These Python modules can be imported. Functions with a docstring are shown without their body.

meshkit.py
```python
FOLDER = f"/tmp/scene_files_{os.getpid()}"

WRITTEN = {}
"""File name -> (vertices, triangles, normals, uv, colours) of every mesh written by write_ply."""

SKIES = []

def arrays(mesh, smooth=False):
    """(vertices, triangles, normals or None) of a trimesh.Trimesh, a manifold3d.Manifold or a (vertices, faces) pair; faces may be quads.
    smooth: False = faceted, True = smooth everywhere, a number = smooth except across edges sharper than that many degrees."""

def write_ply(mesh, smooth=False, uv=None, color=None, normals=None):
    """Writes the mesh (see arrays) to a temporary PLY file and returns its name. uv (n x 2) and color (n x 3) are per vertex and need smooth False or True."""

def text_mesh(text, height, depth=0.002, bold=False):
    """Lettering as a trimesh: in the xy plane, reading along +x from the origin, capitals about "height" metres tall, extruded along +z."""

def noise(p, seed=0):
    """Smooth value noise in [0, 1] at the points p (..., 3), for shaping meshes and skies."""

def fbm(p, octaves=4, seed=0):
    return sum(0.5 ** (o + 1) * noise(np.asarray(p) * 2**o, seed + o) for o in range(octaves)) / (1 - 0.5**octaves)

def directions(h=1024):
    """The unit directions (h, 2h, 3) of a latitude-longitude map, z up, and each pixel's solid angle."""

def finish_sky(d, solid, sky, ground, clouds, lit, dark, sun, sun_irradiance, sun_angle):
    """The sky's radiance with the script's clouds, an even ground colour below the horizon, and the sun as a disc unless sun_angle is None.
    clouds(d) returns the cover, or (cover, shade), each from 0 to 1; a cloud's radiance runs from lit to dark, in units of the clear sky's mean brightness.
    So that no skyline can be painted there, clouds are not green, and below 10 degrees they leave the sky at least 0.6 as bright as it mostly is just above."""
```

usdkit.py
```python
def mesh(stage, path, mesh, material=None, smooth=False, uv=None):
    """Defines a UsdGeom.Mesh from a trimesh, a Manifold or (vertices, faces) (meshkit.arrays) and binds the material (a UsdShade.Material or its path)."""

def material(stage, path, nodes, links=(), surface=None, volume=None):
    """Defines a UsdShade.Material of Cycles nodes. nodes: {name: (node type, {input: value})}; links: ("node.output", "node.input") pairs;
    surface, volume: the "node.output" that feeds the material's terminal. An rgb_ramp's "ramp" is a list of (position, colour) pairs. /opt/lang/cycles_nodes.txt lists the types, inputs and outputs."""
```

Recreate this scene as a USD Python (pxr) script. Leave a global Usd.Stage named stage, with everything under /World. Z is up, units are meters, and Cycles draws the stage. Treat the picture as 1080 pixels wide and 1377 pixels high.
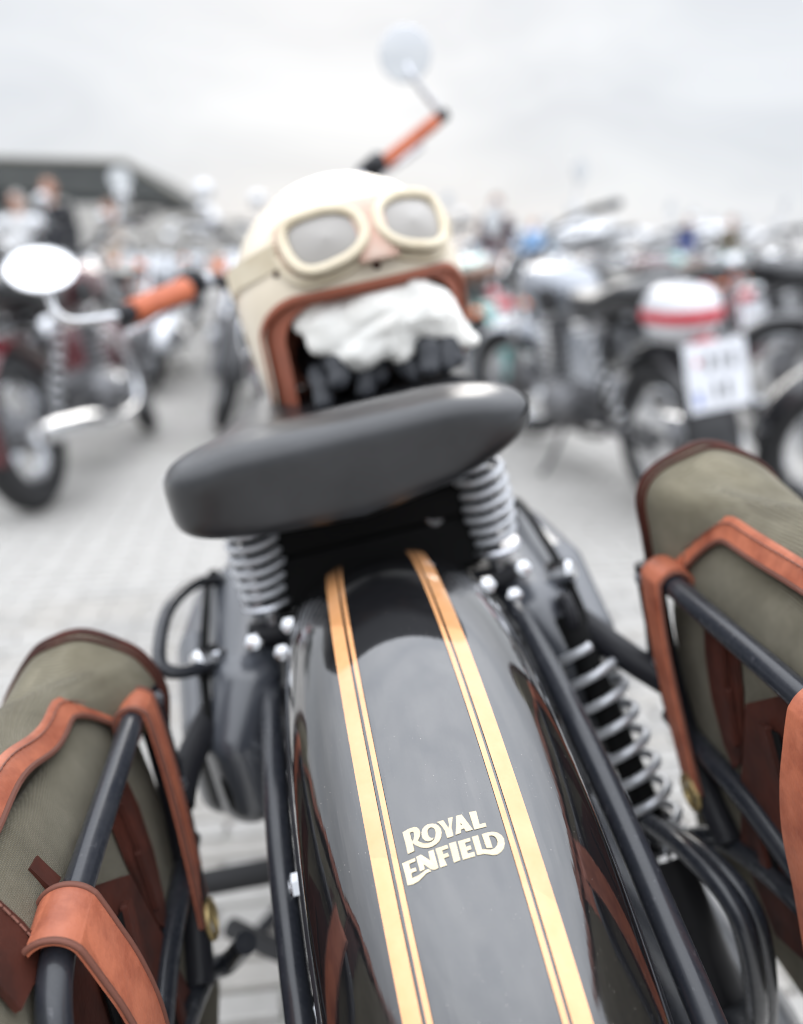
import math, random
import numpy as np, trimesh, manifold3d as m3, usdkit, meshkit
from shapely.geometry import Polygon
from pxr import Usd, UsdGeom, UsdLux, UsdShade, Gf, Sdf
random.seed(7); RNG = np.random.default_rng(11)
stage = Usd.Stage.CreateInMemory()
UsdGeom.SetStageUpAxis(stage, UsdGeom.Tokens.z); UsdGeom.SetStageMetersPerUnit(stage, 1.0)
UsdGeom.Xform.Define(stage, '/World'); UsdGeom.Scope.Define(stage, '/World/Looks')

# ---------------------------------------------------------------- camera
CAM = UsdGeom.Camera.Define(stage, '/World/camera')
FPX = 1117.44
CAM.CreateHorizontalApertureAttr(24.0); CAM.CreateVerticalApertureAttr(24.0 * 1024 / 803)
CAM.CreateFocalLengthAttr(24.0 * FPX / 1080)
CAM.CreateFStopAttr(2.2); CAM.CreateFocusDistanceAttr(0.45)
CAM.CreateClippingRangeAttr(Gf.Vec2f(0.03, 2000)); CAM.CreateExposureAttr(0.35)
th, ps, ro = map(math.radians, (17.551, 7.541, -0.181))
F = np.array([math.sin(ps) * math.cos(th), math.cos(ps) * math.cos(th), -math.sin(th)])
Rv = np.array([math.cos(ps), -math.sin(ps), 0]); Uv = np.cross(Rv, F)
Rc = Rv * math.cos(ro) + Uv * math.sin(ro); Uc = -Rv * math.sin(ro) + Uv * math.cos(ro)
CPOS = np.array([-0.2128, -0.5507, 0.9898])
M = Gf.Matrix4d(*[float(v) for v in (*Rc, 0, *Uc, 0, *(-F), 0, *CPOS, 1)])
CAM.AddTransformOp().Set(M)

# ---------------------------------------------------------------- overcast sky and veiled sun
SUN_EL, SUN_AZ = math.radians(20), math.radians(4)      # rotation = atan2(x, y)
W = usdkit.material(stage, '/World/Looks/overcast_sky', {
    'sky': ('sky_texture', {'sky_type': 'single_scattering', 'sun_disc': False, 'sun_elevation': SUN_EL, 'sun_rotation': SUN_AZ}),
    'tc': ('texture_coordinate', {}),
    'sep': ('separate_xyz', {}),
    'ramp': ('rgb_ramp', {'ramp': [(0.0, (.50, .525, .57)), (0.08, (.525, .545, .58)), (0.25, (.56, .575, .60)), (0.4, (.77, .79, .835)), (0.6, (1.16, 1.20, 1.28)), (0.8, (1.50, 1.55, 1.65)), (1.0, (1.68, 1.73, 1.84))]}),
    'mp': ('mapping', {'scale': (1.0, 1.0, 3.2)}),
    'nz': ('noise_texture', {'scale': 3.2, 'detail': 6, 'roughness': .58, 'distortion': .5}),
    'nr': ('rgb_ramp', {'ramp': [(0.32, (.87, .885, .905)), (0.68, (1.10, 1.10, 1.09))]}),
    'mul': ('mix_color', {'blend_type': 'multiply', 'fac': 1.0, 'use_clamp': False}),
    'gain': ('mix_color', {'blend_type': 'multiply', 'fac': 1.0, 'b': (11.6, 11.6, 11.6)}),
    'mix': ('mix_color', {'blend_type': 'mix', 'fac': 0.95}),
    'bg': ('background_shader', {'strength': 0.1})},
    [('tc.generated', 'sep.vector'), ('sep.z', 'ramp.fac'), ('tc.generated', 'mp.vector'), ('mp.vector', 'nz.vector'), ('nz.fac', 'nr.fac'),
     ('ramp.color', 'mul.a'), ('nr.color', 'mul.b'), ('mul.result', 'gain.a'), ('sky.color', 'mix.a'), ('gain.result', 'mix.b'), ('mix.result', 'bg.color')],
    surface='bg.background')
DOME = UsdLux.DomeLight.Define(stage, '/World/sky')
UsdShade.MaterialBindingAPI.Apply(DOME.GetPrim()).Bind(W)
DOME.GetPrim().SetCustomDataByKey('kind', 'structure')
SUN = UsdLux.DistantLight.Define(stage, '/World/sun')
SUN.CreateAngleAttr(24.0); SUN.CreateIntensityAttr(0.14); SUN.CreateColorAttr(Gf.Vec3f(1.0, .96, .90))
SUN.GetPrim().CreateAttribute('inputs:normalize', Sdf.ValueTypeNames.Bool).Set(True)
_d = np.array([math.sin(SUN_AZ) * math.cos(SUN_EL), math.cos(SUN_AZ) * math.cos(SUN_EL), math.sin(SUN_EL)])
_x = np.cross([0, 0, 1], _d); _x /= np.linalg.norm(_x); _y = np.cross(_d, _x)
SUN.AddTransformOp().Set(Gf.Matrix4d(*[float(v) for v in (*_x, 0, *_y, 0, *_d, 0, 0, 0, 50, 1)]))

# ---------------------------------------------------------------- materials
def mat(name, color, rough=.5, metal=0., coat=0., coat_rough=.04, noise=None, bump=None, rough_noise=None, spec=.5, sheen=0., vary=None, coat_ior=1.5):
    """noise=(scale, colour2, lo, hi[, stretch]); bump=(scale, strength, distance[, detail]); rough_noise=(scale, r2)"""
    n = {'p': ('principled_bsdf', dict(base_color=color, roughness=rough, metallic=metal, coat_weight=coat, coat_roughness=coat_rough, coat_ior=coat_ior, specular_ior_level=spec, sheen_weight=sheen)),
         'tc': ('texture_coordinate', {})}
    l = []
    if noise:
        sc, c2, lo, hi = noise[:4]; st = noise[4] if len(noise) > 4 else (1, 1, 1)
        n['m1'] = ('mapping', {'scale': st}); n['n1'] = ('noise_texture', {'scale': sc, 'detail': 5, 'roughness': .6})
        n['r1'] = ('rgb_ramp', {'ramp': [(lo, color), (hi, c2)]})
        l += [('tc.object', 'm1.vector'), ('m1.vector', 'n1.vector'), ('n1.fac', 'r1.fac'), ('r1.color', 'p.base_color')]
    if vary:
        n['oi'] = ('object_info', {}); n['rv'] = ('rgb_ramp', {'ramp': [(0, (1 - vary,) * 3), (1, (1 + vary,) * 3)]})
        n['mv'] = ('mix_color', {'blend_type': 'multiply', 'fac': 1.0, 'a': color})
        l = [x for x in l if x[1] != 'p.base_color'] + [('oi.random', 'rv.fac'), ('rv.color', 'mv.b'), ('mv.result', 'p.base_color')] + ([('r1.color', 'mv.a')] if noise else [])
    if rough_noise:
        n['n2'] = ('noise_texture', {'scale': rough_noise[0], 'detail': 6, 'roughness': .65})
        n['r2'] = ('map_range', {'from_min': .35, 'from_max': .7, 'to_min': rough, 'to_max': rough_noise[1]})
        l += [('tc.object', 'n2.vector'), ('n2.fac', 'r2.value'), ('r2.result', 'p.roughness')]
    if bump:
        n['n3'] = ('noise_texture', {'scale': bump[0], 'detail': bump[3] if len(bump) > 3 else 4, 'roughness': .6})
        n['b'] = ('bump', {'strength': bump[1], 'distance': bump[2]})
        l += [('tc.object', 'n3.vector'), ('n3.fac', 'b.height'), ('b.normal', 'p.normal')]
    return usdkit.material(stage, '/World/Looks/' + name, n, l, surface='p.BSDF')

def fender_paint():
    n = {'tc': ('texture_coordinate', {}),
         'dn': ('noise_texture', {'scale': 1100, 'detail': 1}), 'dn2': ('noise_texture', {'scale': 16, 'detail': 3}),
         'dr': ('rgb_ramp', {'ramp': [(.768, (0, 0, 0)), (.80, (1, 1, 1))]}), 'dr2': ('rgb_ramp', {'ramp': [(.42, (.15, .15, .15)), (.6, (1, 1, 1))]}),
         'dm': ('mix_color', {'blend_type': 'multiply', 'fac': 1.0}),
         'base': ('mix_color', {'a': (.004, .004, .0045), 'b': (.30, .27, .24)}),
         'hz': ('noise_texture', {'scale': 11, 'detail': 7, 'roughness': .75}), 'hr': ('map_range', {'from_min': .38, 'from_max': .68, 'to_min': .02, 'to_max': .16}),
         'sm': ('mapping', {'scale': (300, 22, 22), 'rotation': (0, 0, .25)}), 'sn': ('noise_texture', {'scale': 1, 'detail': 3}),
         'sb': ('bump', {'strength': .06, 'distance': .001}),
         'p': ('principled_bsdf', {'coat_weight': 1.0, 'coat_roughness': .03, 'coat_ior': 1.9, 'specular_ior_level': 1.0})}
    l = [('tc.object', 'dn.vector'), ('tc.object', 'dn2.vector'), ('dn.fac', 'dr.fac'), ('dn2.fac', 'dr2.fac'), ('dr.color', 'dm.a'), ('dr2.color', 'dm.b'), ('dm.result', 'base.fac'),
         ('base.result', 'p.base_color'), ('tc.object', 'hz.vector'), ('hz.fac', 'hr.value'), ('hr.result', 'p.roughness'), ('hr.result', 'p.coat_roughness'), ('tc.object', 'sm.vector'), ('sm.vector', 'sn.vector'), ('sn.fac', 'sb.height'), ('sb.normal', 'p.normal'), ('sb.normal', 'p.coat_normal')]
    return usdkit.material(stage, '/World/Looks/black_enamel', n, l, surface='p.BSDF')

def canvas_mat():
    n = {'tc': ('texture_coordinate', {}),
         'w1': ('wave_texture', {'bands_direction': 'y', 'scale': 230, 'distortion': .8, 'detail': 1, 'detail_scale': 40}),
         'w2': ('wave_texture', {'bands_direction': 'z', 'scale': 230, 'distortion': .8, 'detail': 1, 'detail_scale': 40}),
         'mx': ('mix_color', {'blend_type': 'multiply', 'fac': 1.0}), 'bw': ('rgb_to_bw', {}),
         'b': ('bump', {'strength': .9, 'distance': .001}),
         'n1': ('noise_texture', {'scale': 22, 'detail': 8, 'roughness': .72}),
         'r1': ('rgb_ramp', {'ramp': [(.3, (.195, .166, .104)), (.5, (.27, .237, .156)), (.7, (.35, .31, .215))]}),
         'n2': ('noise_texture', {'scale': 14, 'detail': 3}), 'b2': ('bump', {'strength': .35, 'distance': .006}),
         'wm': ('mix_color', {'blend_type': 'multiply', 'fac': .5}),
         'p': ('principled_bsdf', {'roughness': .9, 'specular_ior_level': .2, 'sheen_weight': .15})}
    l = [('tc.object', 'w1.vector'), ('tc.object', 'w2.vector'), ('w1.color', 'mx.a'), ('w2.color', 'mx.b'), ('mx.result', 'bw.color'), ('bw.val', 'b.height'),
         ('tc.object', 'n1.vector'), ('n1.fac', 'r1.fac'), ('r1.color', 'wm.a'), ('mx.result', 'wm.b'), ('wm.result', 'p.base_color'), ('tc.object', 'n2.vector'), ('n2.fac', 'b2.height'), ('b2.normal', 'b.normal'), ('b.normal', 'p.normal')]
    return usdkit.material(stage, '/World/Looks/olive_canvas', n, l, surface='p.BSDF')

def ground_mat():
    n = {'g': ('geometry', {}), 'n1': ('noise_texture', {'scale': .9, 'detail': 9, 'roughness': .72}), 'n2': ('noise_texture', {'scale': 60, 'detail': 4}),
         'r1': ('rgb_ramp', {'ramp': [(.22, (.33, .318, .297)), (.5, (.455, .438, .412)), (.8, (.485, .468, .44))]}),
         'br': ('brick_texture', {'scale': 1.0, 'brick_width': .2, 'row_height': .05, 'mortar_size': .004, 'mortar_smooth': .3, 'color1': (1, 1, 1), 'color2': (.9, .9, .9), 'mortar': (.55, .54, .52)}),
         'm': ('mix_color', {'blend_type': 'multiply', 'fac': .8}), 'm2': ('mix_color', {'blend_type': 'soft_light', 'fac': .5}),
         'p': ('principled_bsdf', {'roughness': .85, 'specular_ior_level': .25})}
    l = [('g.position', 'n1.vector'), ('n1.fac', 'r1.fac'), ('g.position', 'br.vector'), ('r1.color', 'm.a'), ('br.color', 'm.b'), ('g.position', 'n2.vector'), ('m.result', 'm2.a'), ('n2.color', 'm2.b'), ('m2.result', 'p.base_color')]
    return usdkit.material(stage, '/World/Looks/paved_ground', n, l, surface='p.BSDF')

K = {}
K['enamel'] = fender_paint()
K['canvas'] = canvas_mat()
K['ground'] = ground_mat()
K['gold'] = mat('gold_paint', (.62, .295, .115), .30, coat=1, coat_ior=1.75, coat_rough=.08, noise=(60, (.70, .35, .16), .3, .7))
K['cream_print'] = mat('cream_print', (.60, .50, .33), .4, coat=.6, noise=(90, (.50, .41, .26), .45, .8))
K['tube'] = mat('black_tube_paint', (.010, .011, .014), .22, coat=.45, coat_rough=.14, noise=(160, (.05, .05, .055), .62, .74), bump=(90, .12, .0006), rough_noise=(35, .42))
K['satin'] = mat('satin_black', (.008, .008, .010), .40, spec=.3, rough_noise=(20, .55))
K['box'] = mat('toolbox_black', (.035, .038, .045), .28, coat=.7, coat_ior=1.7, coat_rough=.2, spec=.8)
K['dark'] = mat('grimy_black', (.005, .005, .005), .8, spec=.15)
K['chrome'] = mat('chrome', (.80, .81, .83), .08, metal=1, rough_noise=(30, .18))
K['steel'] = mat('spring_steel', (.60, .61, .64), .22, metal=1, rough_noise=(60, .4))
K['alloy'] = mat('engine_alloy', (.50, .51, .53), .38, metal=1, noise=(25, (.33, .33, .34), .4, .7))
K['coil'] = mat('spring_grey', (.50, .51, .53), .32, metal=.75, rough_noise=(50, .42))
K['dull_engine'] = mat('dull_engine_grey', (.16, .16, .165), .45, metal=.8)
K['rubber'] = mat('tyre_rubber', (.014, .014, .015), .8, bump=(200, .3, .001))
K['brass'] = mat('buckle_brass', (.55, .42, .20), .32, metal=1, rough_noise=(60, .5))
K['tan'] = mat('tan_leather', (.44, .135, .070), .42, noise=(34, (.22, .052, .026), .40, .74), bump=(220, .5, .0011, 8), rough_noise=(45, .68), spec=.5)
K['tan_dark'] = mat('dark_brown_leather', (.056, .0135, .0075), .55, spec=.3, noise=(30, (.024, .0075, .005), .38, .7), bump=(170, .4, .001, 6), rough_noise=(40, .65))
K['leather_edge'] = mat('leather_cut_edge', (.13, .045, .028), .75, bump=(300, .4, .0006))
K['stitch'] = mat('waxed_thread', (.20, .085, .06), .8)
K['seat'] = mat('seat_vinyl', (.0045, .0047, .0054), .33, coat=.5, coat_rough=.26, spec=.35, bump=(420, .16, .0005, 3), rough_noise=(18, .38), noise=(9, (.015, .0155, .017), .35, .7))
K['cream'] = mat('cream_lacquer', (.60, .525, .41), .24, coat=.25, noise=(7, (.53, .455, .345), .4, .75), rough_noise=(22, .32))
K['lining'] = mat('brown_lining', (.27, .075, .038), .62, noise=(24, (.22, .065, .035), .4, .7), bump=(160, .3, .001))
K['goggle'] = mat('cream_goggle_leather', (.60, .53, .40), .55, noise=(30, (.50, .42, .29), .4, .75), bump=(150, .2, .001))
K['pink'] = mat('faded_pink_leather', (.50, .37, .30), .6, noise=(40, (.48, .28, .21), .4, .7))
K['lens'] = mat('goggle_lens', (.26, .245, .225), .16, coat=.3)
K['scarf'] = mat('white_cotton', (.80, .79, .75), .95, spec=.15, bump=(500, .2, .0008), noise=(22, (.74, .72, .67), .4, .75))
K['glove'] = mat('black_glove_leather', (.028, .030, .035), .5, spec=.5, bump=(140, .5, .0015), rough_noise=(40, .6))
K['grip'] = mat('orange_brown_grip', (.46, .115, .045), .55, noise=(45, (.36, .085, .035), .4, .7), bump=(120, .3, .001))
K['mirror'] = mat('mirror_glass', (.93, .94, .95), .02, metal=1)
K['green_lamp'] = mat('brass_green_fitting', (.30, .30, .16), .3, metal=.8)
K['red'] = mat('red_lamp', (.50, .008, .02), .35)
K['orange_lamp'] = mat('orange_lamp', (.75, .18, .04), .25, coat=.5)
K['white_paint'] = mat('white_gloss_paint', (.60, .60, .62), .25, coat=.2)
K['plate'] = mat('white_plate', (.60, .61, .64), .5)
K['blue_mark'] = mat('plate_blue', (.10, .16, .45), .4)
K['headlens'] = mat('headlamp_lens', (.62, .64, .67), .06, coat=1)

# ---------------------------------------------------------------- mesh helpers
def tm(v, f): return trimesh.Trimesh(np.asarray(v, float), np.asarray(f, int), process=False)
def cat(*ms): return trimesh.util.concatenate([m for m in ms])
def unit(v): v = np.asarray(v, float); return v / max(np.linalg.norm(v), 1e-12)
def frames(P):
    P = np.asarray(P, float); T = np.gradient(P, axis=0); T /= np.maximum(np.linalg.norm(T, axis=1, keepdims=True), 1e-12)
    n = np.cross(T[0], [0, 0, 1.0]); n = n if np.linalg.norm(n) > 1e-3 else np.cross(T[0], [1.0, 0, 0]); n = unit(n); N = []
    for t in T:
        n = unit(n - t * (n @ t)); N.append(n)
    N = np.array(N); return P, T, N, np.cross(T, N)
def smooth_path(P, n=24):
    """Catmull-Rom through P"""
    P = np.asarray(P, float)
    if len(P) < 3: return np.linspace(P[0], P[-1], max(n // 4, 2))
    Q = np.vstack([2 * P[0] - P[1], P, 2 * P[-1] - P[-2]]); out = []
    k = max(2, n // (len(P) - 1))
    for i in range(1, len(Q) - 2):
        for t in np.arange(k) / k:
            a, b, c, d = Q[i - 1:i + 3]
            out.append(.5 * ((2 * b) + (c - a) * t + (2 * a - 5 * b + 4 * c - d) * t * t + (3 * b - a - 3 * c + d) * t ** 3))
    return np.array(out + [P[-1]])
def tube(P, r, seg=14, closed=False, smooth=None):
    if smooth: P = smooth_path(P, smooth)
    P, T, N, B = frames(np.vstack([P, P[:1]]) if closed else P)
    r = np.asarray(r, float).ravel(); r = np.full(len(P), r[0]) if len(r) == 1 else (r if len(r) == len(P) else np.interp(np.linspace(0, 1, len(P)), np.linspace(0, 1, len(r)), r)); a = np.linspace(0, 2 * np.pi, seg, endpoint=False)
    V = P[:, None] + r[:, None, None] * (np.cos(a)[None, :, None] * N[:, None] + np.sin(a)[None, :, None] * B[:, None])
    n = len(P); V = V.reshape(-1, 3); f = []
    for i in range(n - 1):
        for j in range(seg):
            A, Bq, C_, D = i * seg + j, i * seg + (j + 1) % seg, (i + 1) * seg + (j + 1) % seg, (i + 1) * seg + j
            f += [(A, Bq, C_), (A, C_, D)]
    if not closed:
        V = np.vstack([V, P[0], P[-1]]); c0, c1 = n * seg, n * seg + 1
        for j in range(seg):
            f.append((c0, (j + 1) % seg, j)); f.append((c1, (n - 1) * seg + j, (n - 1) * seg + (j + 1) % seg))
    m = tm(V, f); m.fix_normals() if len(f) < 4000 else None; return m
def caps(p0, p1, r0, r1=None, seg=12):
    """rounded tapered bar"""
    p0, p1 = np.asarray(p0, float), np.asarray(p1, float); r1 = r0 if r1 is None else r1; d = unit(p1 - p0); ts = []
    for k in np.linspace(-90, 0, 5): ts.append((p0 + d * r0 * math.sin(math.radians(k)), max(r0 * math.cos(math.radians(k)), 1e-5)))
    for k in np.linspace(0, 90, 5): ts.append((p1 + d * r1 * math.sin(math.radians(k)), max(r1 * math.cos(math.radians(k)), 1e-5)))
    return tube(np.array([t[0] for t in ts]), [t[1] for t in ts], seg)
def cyl(p0, p1, r, seg=20, bevel=.12):
    p0, p1 = np.asarray(p0, float), np.asarray(p1, float); L = np.linalg.norm(p1 - p0); b = min(r * bevel, L * .3); d = unit(p1 - p0)
    return tube(np.array([p0, p0 + d * b, p1 - d * b, p1]), [r - b, r, r, r - b], seg)
def lathe(prof, center, axis, seg=28):
    """prof: (radius, along) pairs"""
    axis = unit(axis); h = np.array([0, 0, 1.0]) if abs(axis[2]) < .9 else np.array([1.0, 0, 0]); u = unit(np.cross(axis, h)); w = np.cross(axis, u)
    a = np.linspace(0, 2 * np.pi, seg, endpoint=False); V = []
    for r, t in prof: V.append(np.asarray(center) + axis * t + max(r, 1e-6) * (np.cos(a)[:, None] * u + np.sin(a)[:, None] * w))
    V = np.vstack(V); f = []
    for i in range(len(prof) - 1):
        for j in range(seg):
            A, B_, C_, D = i * seg + j, i * seg + (j + 1) % seg, (i + 1) * seg + (j + 1) % seg, (i + 1) * seg + j
            f += [(A, B_, C_), (A, C_, D)]
    return tm(V, f)
def torus(center, axis, R, r, seg=36, sec=12, sy=1.0):
    a = np.linspace(0, 2 * np.pi, sec + 1); return lathe([(R + r * math.cos(t), sy * r * math.sin(t)) for t in a], center, axis, seg)
def grid(V):
    V = np.asarray(V, float); n, k = V.shape[:2]; f = []
    for i in range(n - 1):
        for j in range(k - 1):
            a = i * k + j; f += [(a, a + 1, a + k + 1), (a, a + k + 1, a + k)]
    return tm(V.reshape(-1, 3), f)
def slab(V, N, t):
    """sheet V (n,k,3) thickened by t along -N"""
    V = np.asarray(V, float); n, k = V.shape[:2]; I = V - np.asarray(N) * t
    top, bot = grid(V), grid(I); bf = bot.faces[:, ::-1] + n * k; e = []
    ring = [(i, 0) for i in range(n)] + [(n - 1, j) for j in range(1, k)] + [(i, k - 1) for i in range(n - 2, -1, -1)] + [(0, j) for j in range(k - 2, 0, -1)]
    idx = [i * k + j for i, j in ring]
    for a, b in zip(idx, idx[1:] + idx[:1]): e += [(a, a + n * k, b), (b, a + n * k, b + n * k)]
    m = tm(np.vstack([V.reshape(-1, 3), I.reshape(-1, 3)]), np.vstack([top.faces, bf, e])); m.fix_normals(); return m
def surf_normals(V):
    du, dv = np.gradient(np.asarray(V, float), axis=0), np.gradient(np.asarray(V, float), axis=1); n = np.cross(du, dv)
    return n / np.maximum(np.linalg.norm(n, axis=2, keepdims=True), 1e-12)
def ribbon(P, side, w, t, k=5, bow=0., smooth=None):
    """strap along P with width direction side, thickness t, slightly domed"""
    if smooth: P = smooth_path(P, smooth)
    P = np.asarray(P, float); s = unit(side); w = np.broadcast_to(np.asarray(w, float), (len(P),)); T = np.gradient(P, axis=0)
    V = []
    for p, tt, ww in zip(P, T, w):
        n = unit(np.cross(s, tt)); V.append([p + s * ww * x + n * bow * (1 - 4 * x * x) for x in np.linspace(-.5, .5, k)])
    V = np.array(V); return slab(V, surf_normals(V), t)
def rbox(c, size, r, rot=None, n=2):
    s = trimesh.creation.icosphere(n, r); pts = []
    for sx in (-1, 1):
        for sy in (-1, 1):
            for sz in (-1, 1): pts.append(s.vertices + np.array([sx, sy, sz]) * (np.array(size) / 2 - r))
    m = trimesh.convex.convex_hull(np.vstack(pts)); V = m.vertices
    if rot is not None: V = V @ np.asarray(rot).T
    return tm(V + np.asarray(c), m.faces)
def hull(spheres, n=2):
    return trimesh.convex.convex_hull(np.vstack([trimesh.creation.icosphere(n, r).vertices + np.asarray(c) for c, r in spheres]))
def superell(c, h, e1=.5, e2=.5, nu=48, nv=26):
    u = np.linspace(-np.pi, np.pi, nu + 1); v = np.linspace(-np.pi / 2, np.pi / 2, nv)
    p = lambda x, e: np.sign(x) * np.abs(x) ** e
    V = np.stack([h[0] * p(np.cos(v), e1)[:, None] * p(np.cos(u), e2)[None], h[1] * p(np.cos(v), e1)[:, None] * p(np.sin(u), e2)[None], h[2] * p(np.sin(v), e1)[:, None] * np.ones_like(u)[None]], -1)
    m = grid(V); m.merge_vertices(digits_vertex=7); m.vertices += np.asarray(c); m.update_faces(m.nondegenerate_faces()); return m
def coil(p0, p1, R, wire, turns, seg=8, taper=0.0):
    p0, p1 = np.asarray(p0, float), np.asarray(p1, float); d = unit(p1 - p0); h = np.cross(d, [1.0, .2, .1]); u = unit(h); w = np.cross(d, u)
    t = np.linspace(0, 1, int(turns * 22)); a = t * turns * 2 * np.pi
    Rr = R * (1 - taper * (2 * t - 1) ** 2)
    return tube(p0 + (p1 - p0) * t[:, None] + Rr[:, None] * (np.cos(a)[:, None] * u + np.sin(a)[:, None] * w), wire, seg)
def rotm(ax, a): return trimesh.transformations.rotation_matrix(a, ax)[:3, :3]
def to_m3(m):
    m = trimesh.Trimesh(m.vertices, m.faces); m.merge_vertices()
    return m3.Manifold(m3.Mesh(np.asarray(m.vertices, np.float32), np.asarray(m.faces, np.uint32)))
def from_m3(M): q = M.to_mesh(); return tm(q.vert_properties[:, :3], q.tri_verts)
def blend(meshes, length, it=12):
    """union of closed meshes, refined and relaxed into one skin"""
    U = to_m3(meshes[0])
    for m in meshes[1:]: U = U + to_m3(m)
    m = from_m3(U.refine_to_length(length)); m = trimesh.Trimesh(m.vertices, m.faces); m.merge_vertices()
    trimesh.smoothing.filter_taubin(m, lamb=.5, nu=.52, iterations=it); return m

# ---------------------------------------------------------------- things and parts
USED = {}
def numbered(parent, name):
    k = USED.get((parent, name), 0); USED[(parent, name)] = k + 1
    return name if k == 0 else '%s_%03d' % (name, k)
def say(prim, label=None, category=None, group=None, kind=None):
    for key, v in (('label', label), ('category', category), ('group', group), ('kind', kind)):
        if v: prim.SetCustomDataByKey(key, v)
class Thing:
    def __init__(s, name, label=None, category=None, group=None, kind=None, base=(0, 0, 0), loc=None, rz=0., ry=0.):
        s.base = np.asarray(base, float); s.path = '/World/' + numbered('/World', name)
        x = UsdGeom.Xform.Define(stage, s.path); s.prim = x.GetPrim()
        x.AddTranslateOp().Set(Gf.Vec3d(*map(float, s.base if loc is None else loc)))
        if rz: x.AddRotateZOp().Set(math.degrees(rz))
        if ry: x.AddRotateYOp().Set(math.degrees(ry))
        say(s.prim, label, category, group, kind)
    def part(s, name, mesh, material, parent=None, smooth=32, label=None, kind=None):
        up = parent or s.path; p = up + '/' + numbered(up, name)
        m = tm(np.asarray(mesh.vertices) - s.base, mesh.faces)
        usdkit.mesh(stage, p, m, K[material] if isinstance(material, str) else material, smooth=smooth)
        say(stage.GetPrimAtPath(p), label, kind=kind); return p
def single(name, mesh, material, label=None, category=None, group=None, kind=None, smooth=32):
    p = '/World/' + numbered('/World', name); usdkit.mesh(stage, p, mesh, K[material] if isinstance(material, str) else material, smooth=smooth)
    say(stage.GetPrimAtPath(p), label, category, group, kind); return p
def copy_of(src, name, loc, rz, ry, label, category, group):
    p = '/World/' + numbered('/World', name); x = UsdGeom.Xform.Define(stage, p)
    x.AddTranslateOp().Set(Gf.Vec3d(*map(float, loc))); x.AddRotateZOp().Set(math.degrees(rz)); x.AddRotateYOp().Set(math.degrees(ry))
    pr = x.GetPrim(); pr.GetReferences().AddInternalReference(src); pr.SetInstanceable(True); say(pr, label, category, group); return p
LEAN = 0.199288
def leaned(p):
    x, y, z = p; return (x * math.cos(LEAN) - z * math.sin(LEAN), y, x * math.sin(LEAN) + z * math.cos(LEAN))
def on_bike(name, base, *a, **k):
    """a thing whose shapes are given in the leaning motorcycle's own axes"""
    return Thing(name, *a, base=base, loc=leaned(base), ry=-LEAN, **k)

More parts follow.
